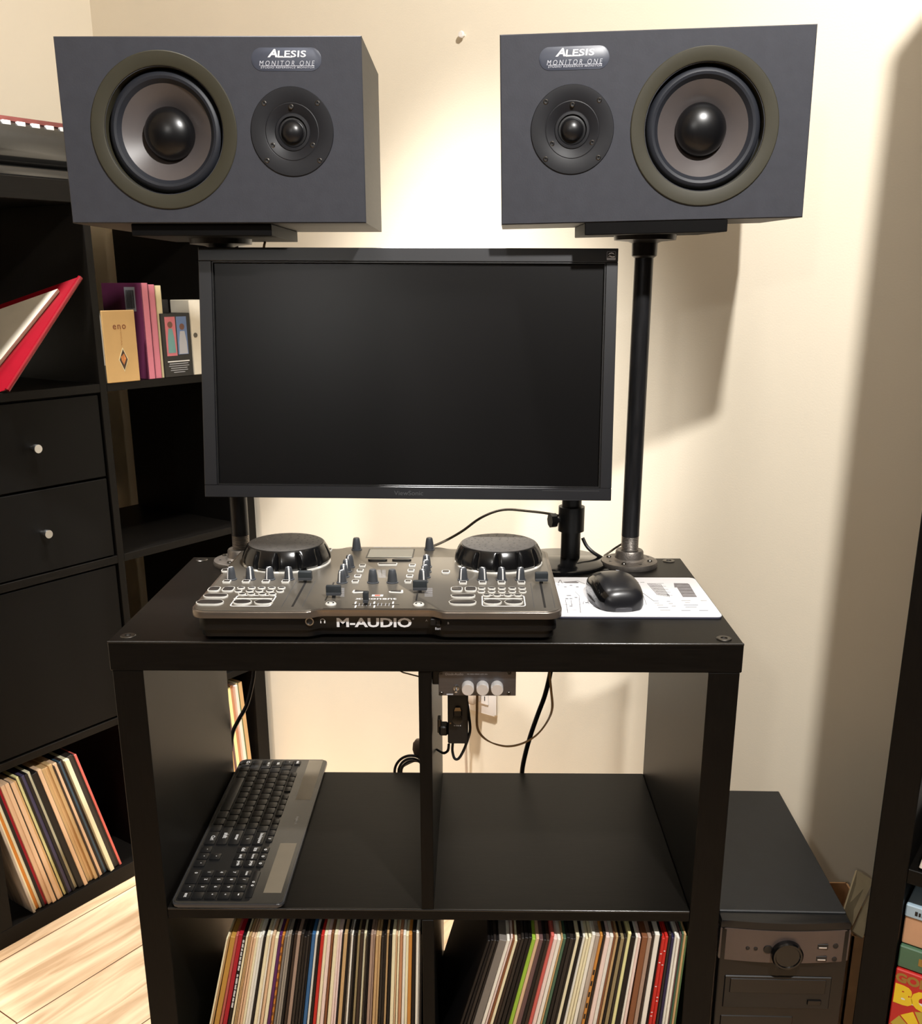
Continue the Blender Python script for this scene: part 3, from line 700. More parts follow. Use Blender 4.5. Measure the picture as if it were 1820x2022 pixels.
def townprint(m):
    def w(px, py):
        p = atz(px, py, DT+3.2); return p.x-655, p.y-182
    def strip(a, b, t=0.45, mt=PENCIL):
        a = Vector(w(*a)); b = Vector(w(*b)); d = (b-a).normalized(); n = Vector((-d.y, d.x))*t
        q = [a+n, a-n, b-n, b+n]
        m.prism([(v.x, v.y) for v in q], 3.2, 3.32, mt)
    for (a, b) in (((1110, 1151), (1140, 1147)), ((1140, 1147), (1155, 1153)), ((1108, 1183), (1145, 1184)), ((1108, 1193.5), (1146, 1194)), ((1109, 1204), (1138, 1204.5)),
                   ((1116, 1184), (1121, 1210)), ((1127, 1185), (1129, 1196)), ((1143, 1178), (1146, 1210)), ((1102, 1172), (1115, 1170)), ((1120, 1168), (1128, 1166)), ((1135, 1168), (1145, 1178)),
                   ((1105, 1145), (1102, 1152)), ((1106, 1145), (1110, 1152)), ((1152, 1188), (1160, 1186)), ((1160, 1186), (1163, 1193)), ((1152, 1188), (1151, 1193)), ((1170, 1197), (1185, 1204))):
        strip(a, b, .5, PENCIL)
    m.prism([w(1112, 1149), w(1116, 1151.5), w(1140, 1151.5), w(1143, 1150), w(1136, 1147.5)], 3.2, 3.3, PENCIL)
    for (x, y) in ((1116, 1159), (1139.5, 1159), (1127, 1156), (1121, 1176), (1125, 1176), (1119, 1182), (1127, 1182), (1137, 1180), (1127, 1197), (1158, 1190), (1102, 1155)):
        a = w(x, y); m.box((a[0]-2, a[1]-1.6, 3.2), (a[0]+2, a[1]+1.6, 3.32), DIMINK)
one(townprint).build('town_sketch', pad)

ms = thing('computer_mouse', 'black wireless mouse resting on the white mouse pad', 'mouse', (632, 165, DT+3.2), RZ(0.12))
def shell_pt(t, a):
    """t along the length (0 rear, 1 front), a across from -1 (left) to 1 (right)"""
    y = -56+112*t
    w = 33*(1-abs(2*t-0.92)**3.2*0.30)
    if t < 0.14: w *= math.sqrt(max(0.0, 1-(1-t/0.14)**2))*0.45+0.55 if t > 0 else 0.5
    h = 41*(math.sin(PI*(0.16+0.70*t))**0.8)*(1.0-0.12*t)
    if t < 0.10: h *= 0.55+0.45*math.sqrt(max(0, 1-(1-t/0.10)**2))
    th = a*PI/2
    x = w*math.copysign(abs(math.sin(th))**0.85, th)
    z = 5+(h-5)*max(0.0, math.cos(th))**0.54
    if t < 0.3: y = y+0.0
    return Vector((x, y, z))
def loft(m, t0, t1, a0, a1, mt, nt=20, na=24, lift=0.0, close=True):
    mi = m.mi(mt); rows = []
    for i in range(nt+1):
        t = t0+(t1-t0)*i/nt; row = []
        for k in range(na+1):
            p = shell_pt(t, a0+(a1-a0)*k/na); c = Vector((0, p.y*0.8, 12)); p = p+(p-c).normalized()*lift
            row.append(m.bm.verts.new(p))
        rows.append(row)
    for a, b in zip(rows, rows[1:]):
        for k in range(na): m.face([a[k], a[k+1], b[k+1], b[k]], mi)
    if close:
        for row in (rows[0], rows[-1]): m.face([m.bm.verts.new((v.co.x, v.co.y, 2.0)) for v in ()] or row, mi)
        for s_ in (0, -1):
            base = [m.bm.verts.new((r[s_].co.x*0.94, r[s_].co.y, 0.6)) for r in rows]
            for i in range(nt): m.face([rows[i][s_], rows[i+1][s_], base[i+1], base[i]], mi)
            if s_ == 0: b0 = base
            else: b1 = base
        for i in range(nt): m.face([b0[i], b1[i], b1[i+1], b0[i+1]], mi)
        m.face([rows[0][0], b0[0], b1[0], rows[0][-1]], mi); m.face([rows[-1][0], rows[-1][-1], b1[-1], b0[-1]], mi)
one(lambda m: loft(m, 0, 1, -1, 1, MOUSE, 28, 28)).build('shell', ms)
one(lambda m: m.prism([(34.5*math.copysign(abs(math.cos(2*PI*k/40))**.8, math.cos(2*PI*k/40))*(1-0.12*math.sin(2*PI*k/40)), 57.5*math.sin(2*PI*k/40)) for k in range(40)], 0.8, 6.0, mat('mouse_base', (70, 70, 74), rough=0.4, var=0.1), bev=1.5)).build('base_rim', ms)
one(lambda m: loft(m, 0.05, 0.97, -0.97, -0.52, GLOSSBLK, 20, 8, 0.5, False)).build('thumb_panel', ms)
one(lambda m: loft(m, 0.55, 0.9, -0.5, -0.28, BLKPLAS, 12, 6, 0.4, False)).build('side_button', ms)
one(lambda m: m.lathe([(9, -3.5), (10, -2.5), (10, 2.5), (9, 3.5)], BLKPLAS, TM(-3, 30, 24, (0, 1, 0), (0, 0, 1)), 28)).build('scroll_wheel', ms)
pl_ = shell_pt(0.62, 0.12)
one(lambda m: m.text('C', GREYINK, TM(pl_.x, pl_.y, pl_.z+0.5, (1, 0, -0.06), (0, 1, -0.16)), h=5, off=0.01)).build('emblem', ms)

# ------------------------------------------------------------------ keyboard on the middle shelf
kb = thing('computer_keyboard', 'thin black solar computer keyboard lying on the desk\'s left middle shelf', 'keyboard', (118, 210, 499), RZ(-PI/2))
# local x runs along the keys toward the viewer, local y toward the solar strip
def tokb(px, py, z=507):
    p = atz(px, py, z); return -(p.y-210), p.x-118
one(lambda m: (m.prism(rrect(-211, -74.5, 210, 74.5, 9), 1.5, 6.6, KBEDGE, bev=1.5, both=True), m.prism(rrect(-209, -72.5, 208, 72.5, 8), 6.4, 7.2, KBDECK, bev=.2), m.prism(rrect(-205, -70, 204, 28, 4), 7.1, 7.35, KEYC))).build('body', kb)
for x in (-190, 190):
    for y in (-60, 60): one(lambda m: m.cyl((x, y, 0), (x, y, 2), 5, BLKPLAS, seg=12)).build('foot', kb)
for xa, xb in ((-211+4, -70), (59, 184)):
    one(lambda m: m.box((xa, 43, 7.1), (xb, 67, 7.35), SOLAR)).build('solar_panel', kb)
U = 18.0
rows = [(-60, [('Ctrl', 1.25), ('', 1), ('Alt', 1.25), ('', 6.1), ('Alt', 1.2), ('fn', 1.1), ('', 1.1), ('Ctrl', 2.0)]),
        (-42.5, [('shift', 2.25)]+[(c, 1) for c in 'ZXCVBNM,./']+[('shift', 2.75)]),
        (-25, [('caps', 1.75)]+[(c, 1) for c in 'ASDFGHJKL;\'']+[('enter', 2.25)]),
        (-7.5, [('tab', 1.5)]+[(c, 1) for c in 'QWERTYUIOP[]']+[('\\', 1.5)]),
        (10, [(c, 1) for c in '`1234567890-=']+[('backspace', 2)])]
def key(x, y, w, d=15.4, t='', dx=-2.2, dy=1.5):
    bright = x > 40 or x < -185
    def f(m):
        m.prism(rrect(-w/2, -d/2, w/2, d/2, 2), 7.2, 9.4, KEYC, bev=0.7)
        if t.strip():
            m.text(t, WHITEINK if bright else DIMINK, Matrix.Translation((dx if len(t) == 1 else 0, dy, 9.38)), h=4.2 if len(t) == 1 and t not in '.,-=`;\'*+' else (1.5 if len(t) == 1 and t not in '*+' else (2.6 if len(t) == 1 else None)), w=(4 if t in '-=' else None) if len(t) == 1 else min(w-4, 3.0*len(t)), off=0.02 if bright else 0.0, ext=0.08)
    one(f).build('key', kb, loc=(x, y, 0))
for y, r in rows:
    x = -203.0
    for t, u in r:
        key(x+u*U/2, y, u*U-2.4, t=t)
        x += u*U
for x0, n, t in ((-203, 1, 'esc'), (-160, 4, 'F'), (-84, 4, 'F'), (-8, 4, 'F')):
    for k in range(n): key(x0+8+k*17, 25.5, 14.5, 10, t, 0, 0)
for k, y in enumerate((10, -7.5)):
    for i, t in enumerate((('ins', 'home', 'pgup'), ('del', 'end', 'pgdn'))[k]): key(80+i*U, y, U-2.4, t=t)
for i in range(3): key(80+i*U, -60, U-2.4, t='.', dx=0)
key(98, -42.5, U-2.4, t='.', dx=0)
for j, y in enumerate((10, -7.5, -25, -42.5)):
    for i, t in enumerate((('num', '/', '*', '-'), ('7', '8', '9', '+'), ('4', '5', '6', '+'), ('1', '2', '3', ''))[j]): key(141+i*17.5, y, 15.1, t=t)
key(149.7, -60, 32.6, t='0', dx=-9); key(176, -60, 15.1, t='.'); key(193.5, -60, 15.1, t='ent')
for i in range(3): key(80+i*U, 25.5, 15, 10, 'o', 0, 0)
key(166, 25.5, 62, 9, 'o  o', 0, 0)
one(lambda m: m.text('logitech', LOGOINK, Matrix.Translation((*tokb(585, 1619), 7.2)), h=4.6, w=22, off=0.012)).build('brand_lettering', kb)

# ------------------------------------------------------------------ amplifier, switch box and cords under the desk top
AY = 6
amp = thing('mini_amplifier', 'small grey amplifier with three silver knobs hung under the desk top', 'amplifier', (447, AY, 802))
def ax_(px, py):
    p = aty(px, py, AY); return p.x-447, p.z-802
one(lambda m: m.box((-45, 3, 1), (45, 90, 33), BLKPLAS, bev=1)).build('case', amp)
fp = one(lambda m: m.box((-47.5, 0, 0), (47.5, 4, 34), ALU, bev=0.5)).build('faceplate', amp)
for px, py in ((870.5, 1329), (1005, 1329), (871, 1369.5), (1004, 1369.5)):
    x, z = ax_(px, py); one(lambda m: m.lathe([(2.6, 0), (2.6, 1.0), (2.0, 1.5), (1.0, 1.5), (.9, .6), (0, .6)], SCREW, FRONT(x, 0, z), 14, mats=[SCREW]*4+[BLKINK])).build('screw', fp)
for px in (923.5, 952.5, 981):
    x, z = ax_(px, 1356)
    one(lambda m: m.lathe([(7.6, 0), (7.6, 11), (7.0, 12), (0, 12)], SILVER, FRONT(x, 0, z+0.5), 32)).build('knob', amp)
x, z = ax_(900.5, 1358)
one(lambda m: (m.lathe([(3.6, 0), (3.6, 2), (1.4, 2.4)], STEEL, FRONT(x, 0, z), 14), m.cyl((x, -2, z), (x, -7, z-3), 1.2, STEEL, 1.7, 12))).build('toggle_switch', amp)
x1, z1 = ax_(897, 1331); x2, z2 = ax_(935, 1331); x3, z3 = ax_(888, 1371)
one(lambda m: (m.text('Douk-Audio', GREYINK, FRONT(x1, -.1, z1), h=3, w=22, off=.015), wordbars(m, GREYINK, FRONT(x2+5, -.1, z2), 26, 1.4, 3), m.box((x3-4, -.2, z3-.7), (x3+4, 0, z3+.7), GREYINK))).build('lettering', amp)
one(lambda m: m.box((-55.5, 6, 12), (-45, 60, 33), BLKPLAS, bev=1)).build('bracket', amp)

sb = thing('switch_box', 'black box with a rocker switch hanging below the small grey amplifier', 'switch box', (414, 30, 736))
def sx_(px, py):
    p = aty(px, py, 30); return p.x-414, p.z-736
a0 = sx_(884, 1469); a1 = sx_(924, 1380)
one(lambda m: m.box((a0[0], 0, a0[1]), (a1[0], 38, a1[1]+6), BLKPLAS, bev=1.5)).build('case', sb)
x, z = sx_(903.5, 1408)
one(lambda m: (m.box((x-5.5, -2.5, z-4), (x+5.5, 1, z+5), GLOSSBLK, bev=1), m.prism([(-4.5, 0), (4.5, 0), (3, 4.5), (-3, 4.5)], 0, .5, CABLET, FRONT(x, -2.6, z+4))).__class__).build('rocker_switch', sb)
x, z = sx_(903, 1427)
one(lambda m: (m.lathe([(6.5, 0), (6.5, 1), (5.5, 1.2), (0, 1.2)], GLOSSBLK, FRONT(x, 0, z+4), 20), wordbars(m, GREYINK, FRONT(x, -.1, z-4), 9, 1.6, 2), m.box((x-10, -.2, z-2), (x-8, 0, z), CABLET))).build('dial', sb)
b0_ = sx_(866, 1440); b1_ = sx_(884, 1462)
one(lambda m: (m.box((b0_[0], 8, b1_[1]+2), (a0[0], 26, b0_[1]), BLKPLAS, bev=2), m.box((b0_[0]-2, 10, b1_[1]+5), (b0_[0]+3, 24, b0_[1]+9), SCREW, bev=1))).build('side_plug', sb)

def cord(name, label, pts, r, m, cat='cable', group=None):
    mb = MB(); mb.tube(pts, r, m); o = mb.build(name); tag(o, label, cat, group); return o
Y_ = lambda px, py, y: aty(px, py, y)
cord('black_cable', 'short black cord looping below the switch box', [Y_(894, 1466, 44), Y_(893, 1482, 43), Y_(897, 1497, 41), Y_(905, 1498, 40), Y_(915, 1482, 40), Y_(924, 1458, 40), Y_(928, 1440, 40), Y_(926, 1415, 44), Y_(922, 1385, 52)], 1.8, CABLEB, 'cord')
cord('black_cable', 'black cord running from the switch box left to the divider', [Y_(886, 1470, 52), Y_(884, 1482, 60), Y_(876, 1487, 75), Y_(868, 1483, 100), Y_(863, 1480, 120)], 1.8, CABLEB, 'cord')
mb = MB()
for d in (0, 2.2):
    mb.tube([Y_(941+d, 1372, 98), Y_(940.5+d, 1400, 98), Y_(941+d, 1435, 98), Y_(951+d, 1454, 98), Y_(972+d*.6, 1467+d*.3, 100), Y_(1002, 1473+d*.6, 105), Y_(1032, 1467+d*.6, 112), Y_(1060, 1450+d*.5, 120), Y_(1080+d*.6, 1424, 130), Y_(1089+d, 1398, 136), Y_(1087+d, 1365, 140), Y_(1084+d, 1335, 142), Y_(1083+d, 1310, 144)], 1.0, CABLET)
tag(mb.build('speaker_wire'), 'thin brown twin speaker wire drooping from the small amplifier', 'wire')
cord('thick_power_cable', 'thick black cable hanging behind the desk right of the amplifier', [Y_(1089, 1312, 395), Y_(1084, 1340, 396), Y_(1075, 1375, 398), Y_(1062, 1410, 400), Y_(1048, 1450, 401), Y_(1038, 1485, 401), Y_(1031, 1520, 400), Y_(1029, 1560, 400)], 4.0, CABLEB)
cord('black_hanging_cable', 'black cable hanging down behind the desk at its left side', [Y_(503, 1305, 402), Y_(499, 1345, 402), Y_(488, 1390, 402), Y_(472, 1420, 402), Y_(460, 1445, 402), Y_(456, 1475, 403), Y_(450, 1540, 404)], 3.4, CABLEB)
cord('loose_wire', 'thin brown wire crossing just under the desk top, left of the divider', [Y_(783, 1315, 330), Y_(792, 1326, 330), Y_(808, 1331, 330), Y_(828, 1336, 330), Y_(842, 1338, 335)], 1.2, CABLET, 'wire')
mb = MB()
for k, (cx, rx, ry) in enumerate(((812, 33, 32), (812, 25, 26), (818, 26, 22))):
    mb.tube([Y_(cx+rx*math.cos(a), 1524-ry*math.sin(a), 400+4*k) for a in [PI*1.15*i/12-0.1 for i in range(13)]], 2.4, CABLEB)
mb.tube([Y_(786, 1520, 412), Y_(800, 1510, 412), Y_(818, 1502, 412), Y_(834, 1500, 412)], 2.4, CABLEB)
tag(mb.build('coiled_cable'), 'black cable coiled behind the divider at the back of the shelf', 'cable')
mb = MB(); mb.lathe([(0, 0), (7, 3), (10, 14), (9, 26), (4, 33), (0, 34)], mat('cloth_tie', (96, 78, 62), rough=0.8, var=0.1), Matrix.Translation(Y_(826, 1495, 408)), 14)
tag(mb.build('cable_tie'), 'brown fabric tie bundling the coiled cable behind the divider', 'cable tie')
cord('controller_usb_cable', 'grey braided cable arching from the controller to the monitor column', [Y_(850, 1080, 300), Y_(868, 1073, 308), Y_(890, 1062, 316), Y_(915, 1047, 326), Y_(945, 1025, 336), Y_(975, 1011, 346), Y_(1003, 1006, 352), Y_(1040, 1009, 362), Y_(1075, 1013, 368), Y_(1104, 1019, 374), Y_(1125, 1030, 392)], 2.0, CABLEG)
cord('monitor_cable', 'black cable curving down beside the monitor column on the desk', [Y_(1150, 1062, 380), Y_(1158, 1078, 376), Y_(1170, 1090, 372), Y_(1184, 1099, 375), Y_(1196, 1106, 395)], 2.8, CABLEB)
cord('stand_wire', 'thin grey wire rising behind the right stand\'s base flange', [Y_(1192, 1098, 398), Y_(1205, 1089, 399), Y_(1218, 1080, 400), Y_(1232, 1074, 402), Y_(1250, 1085, 405)], 1.7, CABLEG, 'wire')
cord('speaker_lead', 'thin brown wire dropping behind the left speaker onto the monitor', [Y_(527, 455, 440), Y_(524, 475, 440), Y_(521, 489, 430), Y_(516, 530, 420)], 2.0, CABLET, 'wire')

# wall outlet and what is plugged into it
q = onwall(982, 1414); ub = (q-CORNER).dot(E1)
ol = thing('wall_outlet', 'white wall outlet plate on the cream wall below the small amplifier', 'outlet', CORNER+E1*(ub-35)+Vector((0, 0, q.z)), ROOM)
one(lambda m: m.prism(rrect(-35, 0, 35, 115, 4), 0, 6, PLATEW, TM(0, 0, 0, (1, 0, 0), (0, 0, 1)), bev=2.5)).build('cover_plate', ol)
for z in (36, 79): one(lambda m: (m.box((-16, -7.6, z-14), (16, -5, z+14), PLATEW, bev=1), m.box((-8, -8, z-5), (-6, -7, z+5), BLKINK), m.box((6, -8, z-5), (8, -7, z+5), BLKINK))).build('socket', ol)
pc_ = CORNER+E1*(ub-50)-E2*30+Vector((0, 0, q.z+42))
pg = thing('power_plug', 'pale plug in the wall outlet with its cord hanging straight down', 'plug', pc_, ROOM)
one(lambda m: m.box((-14, -8, -14), (14, 22, 14), CABLEP, bev=4, seg=2)).build('plug_body', pg)
one(lambda m: m.tube([(-8, 0, -10), (-10, -2, -60), (-11, 0, -140), (-10, 4, -240), (-8, 8, -q.z-36)], 3.0, CABLEP)).build('cord', pg)
pw = onwall(917, 70)
pin = thing('wall_pin', 'small white pin pushed into the cream wall between the speakers', 'pin', pw, ROOM)
one(lambda m: m.lathe([(2, 0), (2, 6), (5.5, 8), (6, 11), (4.5, 13), (0, 13.4)], PLATEW, TM(0, 0, 0, (1, 0, 0), (0, 0, 1)), 20)).build('head', pin)

# ------------------------------------------------------------------ desktop PC
PCZ = 432
pc = thing('desktop_computer', 'black desktop computer tower on the floor right of the desk', 'computer', (884, 92, 0), RZ(-0.02))
one(lambda m: m.box((-90, 8, 8), (90, 365, PCZ), PCTOP, bev=1.5)).build('case', pc)
for x in (-75, 75):
    for y in (30, 330): one(lambda m: m.cyl((x, y, 0), (x, y, 9), 12, BLKPLAS, seg=16)).build('foot', pc)
one(lambda m: m.box((-91, -14, 6), (91, 9, PCZ-12), PCFRONT, bev=4, seg=2)).build('front_panel', pc)
def crv(m):
    pts = [(-91, 9)]+[(-91+182*k/16, -13-7*math.sin(PI*k/16)) for k in range(17)]+[(91, 9)]
    m.prism(pts, PCZ-66, PCZ-14, PCTRIM, bev=2, both=True)
    m.prism([(p[0]*0.995, p[1]+1 if p[1] < 0 else p[1]) for p in pts], PCZ-15, PCZ-2, BLKPLAS, bev=4)
one(crv).build('control_strip', pc)
kz = PCZ-47
def pfront(x): return -13-7*math.sin(PI*(x+91)/182)
one(lambda m: m.lathe([(22, 0), (22, 8), (20, 10), (17.5, 10), (16.5, 8.5), (0, 8.5)], GLOSSBLK, FRONT(2, pfront(2)+1, kz-3), 40)).build('dial', pc)
for x, r, m_ in ((-52, 2.2, BLKINK), (-41, 2.2, BLKINK), (-24, 6, BLKPLAS), (71, 3.4, BLKINK), (71.5, 3.2, BLKINK)):
    z = kz+3-(17 if x == 71.5 else 0)+(5 if x == 71 else 0)
    one(lambda m: m.lathe([(r+.6, 0), (r+.6, 1), (r, 1.4), (0, 0.8)], SCREW if r > 3 and r < 5 else m_, FRONT(x, pfront(x)+.4, z), 18, mats=[SCREW if 3 < r < 5 else m_, m_, m_])).build('port' if r < 4 else 'button', pc)
for z in (kz+8, kz-12): one(lambda m: (m.box((45, pfront(52)-1, z-4), (60, pfront(52)+3, z+4), BLKINK, bev=.5), m.box((47, pfront(52)-1.6, z-2.2), (58, pfront(52), z-.6), SILVER))).build('usb_port', pc)
dv = one(lambda m: (m.box((-80, -16, PCZ-146), (72, -10, PCZ-92), BLKPLAS, bev=1.2), m.box((-72, -17, PCZ-120), (64, -14, PCZ-96), PCFRONT, bev=.8))).build('optical_drive', pc)
one(lambda m: m.box((40, -18, PCZ-138), (60, -15, PCZ-130), GLOSSBLK, bev=1)).build('eject_button', dv)
one(lambda m: m.box((-82, -15.2, PCZ-230), (24, -12, PCZ-160), PCFRONT, bev=2)).build('drive_cover', pc)

# ------------------------------------------------------------------ cardboard box between the tower and the right bookcase
c0 = aty(1683, 1850, 205); CBX, CBH = c0.x, c0.z
cb = thing('cardboard_box', 'tan cardboard box with flaps ajar between the computer tower and right bookcase', 'box', (CBX, 205, 0))
one(lambda m: (m.box((0, 0, 0), (44, 3, CBH), CARD), m.box((0, 0, 0), (3, 150, CBH), CARD), m.box((41, 0, 0), (44, 150, CBH), CARD), m.box((0, 147, 0), (44, 150, CBH), CARD), m.box((0, 0, 0), (44, 150, 3), CARD))).build('walls', cb)
def flap(m, pts):
    P = [aty(x, y, Y)-Vector((CBX, 205, 0)) for x, y, Y in pts]
    n = (P[1]-P[0]).cross(P[3]-P[0])
    if n.z < 0: n = -n
    m.quadplate(P, n, -3, CARDPALE)
one(lambda m: flap(m, [(1667, 1797, 208), (1692, 1718, 300), (1724, 1738, 300), (1683, 1828, 204)])).build('flap', cb)
one(lambda m: flap(m, [(1682, 1838, 204), (1716, 1766, 280), (1732, 1780, 280), (1703, 1852, 202)])).build('flap', cb)

# ------------------------------------------------------------------ right bookcase with game boxes
RF = Vector((992, 73, 0))
def rsp(px, py, w=0.0):
    P = on_plane(px, py, RF+E2*w, E2); return (P-RF).dot(E1), P.z
rb = thing('bookcase', 'dark bookcase at the right edge holding bright game boxes', 'bookcase', RF, ROOM)
RDp = 334; x_in = 43
for x0 in (0, 700): one(lambda m: m.box((x0, 0, 0), (x0+x_in, RDp, 1820), BLKWOODV, bev=1)).build('side_panel', rb)
one(lambda m: m.box((x_in, 0, 1782), (700, RDp, 1820), BLKWOOD, bev=1)).build('top_panel', rb)
RL = [60, 534, 890, 1230, 1500]
for z in RL: one(lambda m: m.box((x_in, 1, z-22), (700, RDp-1, z), BLKWOOD, bev=1)).build('shelf_board', rb)
def matc(name, rgb, r=0.5): return mat(name, rgb, rough=r, var=0.04, scale=25)
RED = matc('game_red', (196, 40, 34)); YEL = matc('game_yellow', (242, 205, 40)); GOLDI = matc('game_gold', (160, 120, 50)); GRN = matc('game_green', (76, 110, 84)); WHT = matc('game_white', (230, 222, 212)); TAN = matc('box_tan', (206, 158, 122)); BLU = matc('box_pale_blue', (168, 190, 204)); OLV = matc('game_olive', (190, 168, 60))
# bottom opening stack, measured on the front plane: heights of the layers
_, zt = rsp(1800, 1797); _, zb = rsp(1800, 1880); _, zg = rsp(1800, 1925)
_, zr1 = rsp(1800, 1944); 
h1 = zg
b1 = thing('game_box', 'red and yellow board game box lowest in the right bookcase', 'game box', RF+E1*(x_in+3)+Vector((0, 0, RL[0])), ROOM)
one(lambda m: m.box((0, 4, 0), (300, 300, zg-RL[0]-1), RED, bev=1.5)).build('carton', b1)
def gold(m):
    x, z = rsp(1766, 1930); z -= RL[0]; x0 = 1
    zt_ = rsp(1790, 1933)[1]-RL[0]; zb_ = rsp(1790, 1964)[1]-RL[0]
    m.text('GOLDEN', GOLDI, FRONT(x0, 3.9, zt_-4), h=15, w=80, off=0.05, ext=.3, align='L')
    m.text('BOX', YEL, FRONT(x0+1, 3.9, zb_-6), h=32, w=92, off=0.07, ext=.4, align='L')
    zz = rsp(1800, 1988)[1]-RL[0]
    m.box((4, 3.6, zz), (200, 4.1, zz+7), WHITEINK)
    cxx, czz, = 60, zz-64
    for k in range(9):
        a = PI*k/9; b = PI*(k+1)/9
        f = lambda r, a_: (r*math.cos(a_), r*math.sin(a_))
        m.prism([f(44, a), f(62, a), f(62, b-.04), f(44, b-.04)], 0, .4, OLV if k % 3 else YEL, FRONT(cxx, 3.9, czz))
        m.prism([f(3, a), f(42, a), f(42, b-.04), f(3, b-.04)], 0, .4, (RED, BLKINK, WHITEINK)[k % 3], FRONT(cxx, 3.8, czz))
one(gold).build('box_print', b1)
b2 = thing('game_box', 'dark green flat game box with red and gold label, under the tan box', 'game box', RF+E1*(x_in+3)+Vector((0, 0, zg)), ROOM)
one(lambda m: m.box((0, 8, 0.3), (290, 300, zb-zg-1), GRN, bev=1.5)).build('carton', b2)
one(lambda m: (m.box((26, 7.4, 12), (120, 8.1, zb-zg-12), GOLDI), m.box((30, 7.2, zb-zg-15), (120, 8, zb-zg-5), RED), m.box((44, 7.0, 4), (120, 7.9, 13), YEL), wordbars(m, RED, FRONT(66, 7.2, (zb-zg)/2), 60, 8, 6))).build('box_print', b2)
b3 = thing('storage_box', 'tan box with a pale blue lid on top of the game boxes', 'box', RF+E1*(x_in+3)+Vector((0, 0, zb)), ROOM)
one(lambda m: m.box((0, 14, 0.3), (280, 300, zt-zb-20), TAN, bev=1.5)).build('carton', b3)
one(lambda m: m.box((-0.5, 12, zt-zb-20), (281, 302, zt-zb-1), BLU, bev=1.5)).build('lid', b3)
one(lambda m: wordbars(m, BLKINK, FRONT(32, 11.9, zt-zb-11), 40, 7, 9)).build('lettering', b3)
w1, w2 = rsp(1806, 1640), rsp(1806, 1716)
b4 = thing('white_book', 'white book with a pale pink cover standing on the right bookcase\'s upper shelf', 'book', RF+E1*(x_in+12)+Vector((0, 0, RL[1])), ROOM)
one(lambda m: m.box((0, 5, 0), (20, 190, w1[1]-RL[1]), WHT, Matrix.Rotation(0.16, 4, 'Y'), bev=1)).build('cover', b4, loc=(0, 0, 4))

# ------------------------------------------------------------------ things in and on the tall bookcase
def cell(name, label, cat, x, y, z, group=None, rot=None):
    M = BROT if rot is None else BROT @ rot
    return thing(name, label, cat, B0+BEX*x+BEY*y+Vector((0, 0, z)), M, group)
Z1 = 1097.3
PURP = matc('book_plum', (112, 48, 84)); PINK = matc('book_pink', (214, 122, 142), .35); CREAM = matc('book_cream', (226, 212, 170)); ENO = matc('box_straw', (205, 166, 108), .6); PAGE = matc('page_white', (232, 224, 206), .8)
def book(name, label, x0, x1, h, d, y0, m_cover, m_side=None, grp='books on the bookcase shelf', page=True):
    t = cell(name, label, 'book', x0, y0, Z1, grp); w = x1-x0
    def cv(m):
        m.box((0, 0, 0), (2.0, d, h), m_side or m_cover, bev=.5); m.box((w-2, 0, 0), (w, d, h), m_side or m_cover, bev=.5)
        m.box((0, 0, 0), (w, 3, h), m_cover, bev=.8)
    one(cv).build('cover', t)
    one(lambda m: m.box((2, 3, 3), (w-2, d-3, h-3), PAGE)).build('pages', t)
    return t
bk = book('tall_book', 'plum coloured book with a barcode, standing behind the straw coloured box', -270, -253, 192, 130, 2, PINK, PURP)
def barc(m):
    T = TM(-0.15, 38, 160, (0, -1, 0), (0, 0, 1))
    m.box((-17, -24, 0), (17, 24, .2), GREYINK, T)
    x = -13
    rnd = random.Random(4)
    while x < 13:
        w = rnd.choice((.8, 1.4, 2)); m.box((x, -18, .2), (x+w, 18, .35), BLKINK, T); x += w+rnd.choice((.8, 1.2))
one(barc).build('barcode', bk)
book('slim_pink_book', 'slim pink book right of the plum book', -251.5, -236, 189, 130, 3, PINK)
book('pale_book', 'cream book with a tan spine label, right of the slim pink book', -234, -219, 187, 130, 4, CREAM)
en = cell('straw_box', 'straw coloured box lettered in red, standing in front of the plum book', 'box', -373, -3.0, Z1)
# the straw box faces the room in front of the plum book
one(lambda m: m.box((0, 0, 0), (77, 4.6, 140), ENO, bev=.8)).build('carton', en)
def enop(m):
    m.text('eno', mat('brown_ink', (130, 72, 40), .6, var=.05), FRONT(38, -.1, 108), h=9, w=31, off=.01, spacing=1.2)
    m.text('VOCAL', ENO if False else mat('faint_brown_ink', (176, 128, 76), .6, var=.05), TM(40, -.1, 88, (0, 0, -1), (1, 0, 0)), h=3, w=34)
    m.prism([(0, -24), (11.5, 0), (0, 24), (-11.5, 0)], 0, .3, CREAM, FRONT(41, 0, 44))
    m.prism([(0, -20.5), (9.6, 0), (0, 20.5), (-9.6, 0)], 0, .5, mat('dark_amber', (62, 38, 22), .5, var=.5, scale=90), FRONT(41, 0, 44))
    m.prism([(0, -10), (6, 2), (2, 12), (-6, 6), (-5, -2)], 0, .6, mat('amber', (196, 122, 62), .5, var=.4, scale=120), FRONT(41, 0, 44))
one(enop).build('cover_print', en)
bx = cell('black_boxed_set', 'black boxed set with pink and blue picture panels on the bookcase shelf', 'box', -229, 1, Z1)
one(lambda m: m.box((0, 0, 0), (77, 60, 131), BLKPLAS, bev=.8)).build('carton', bx)
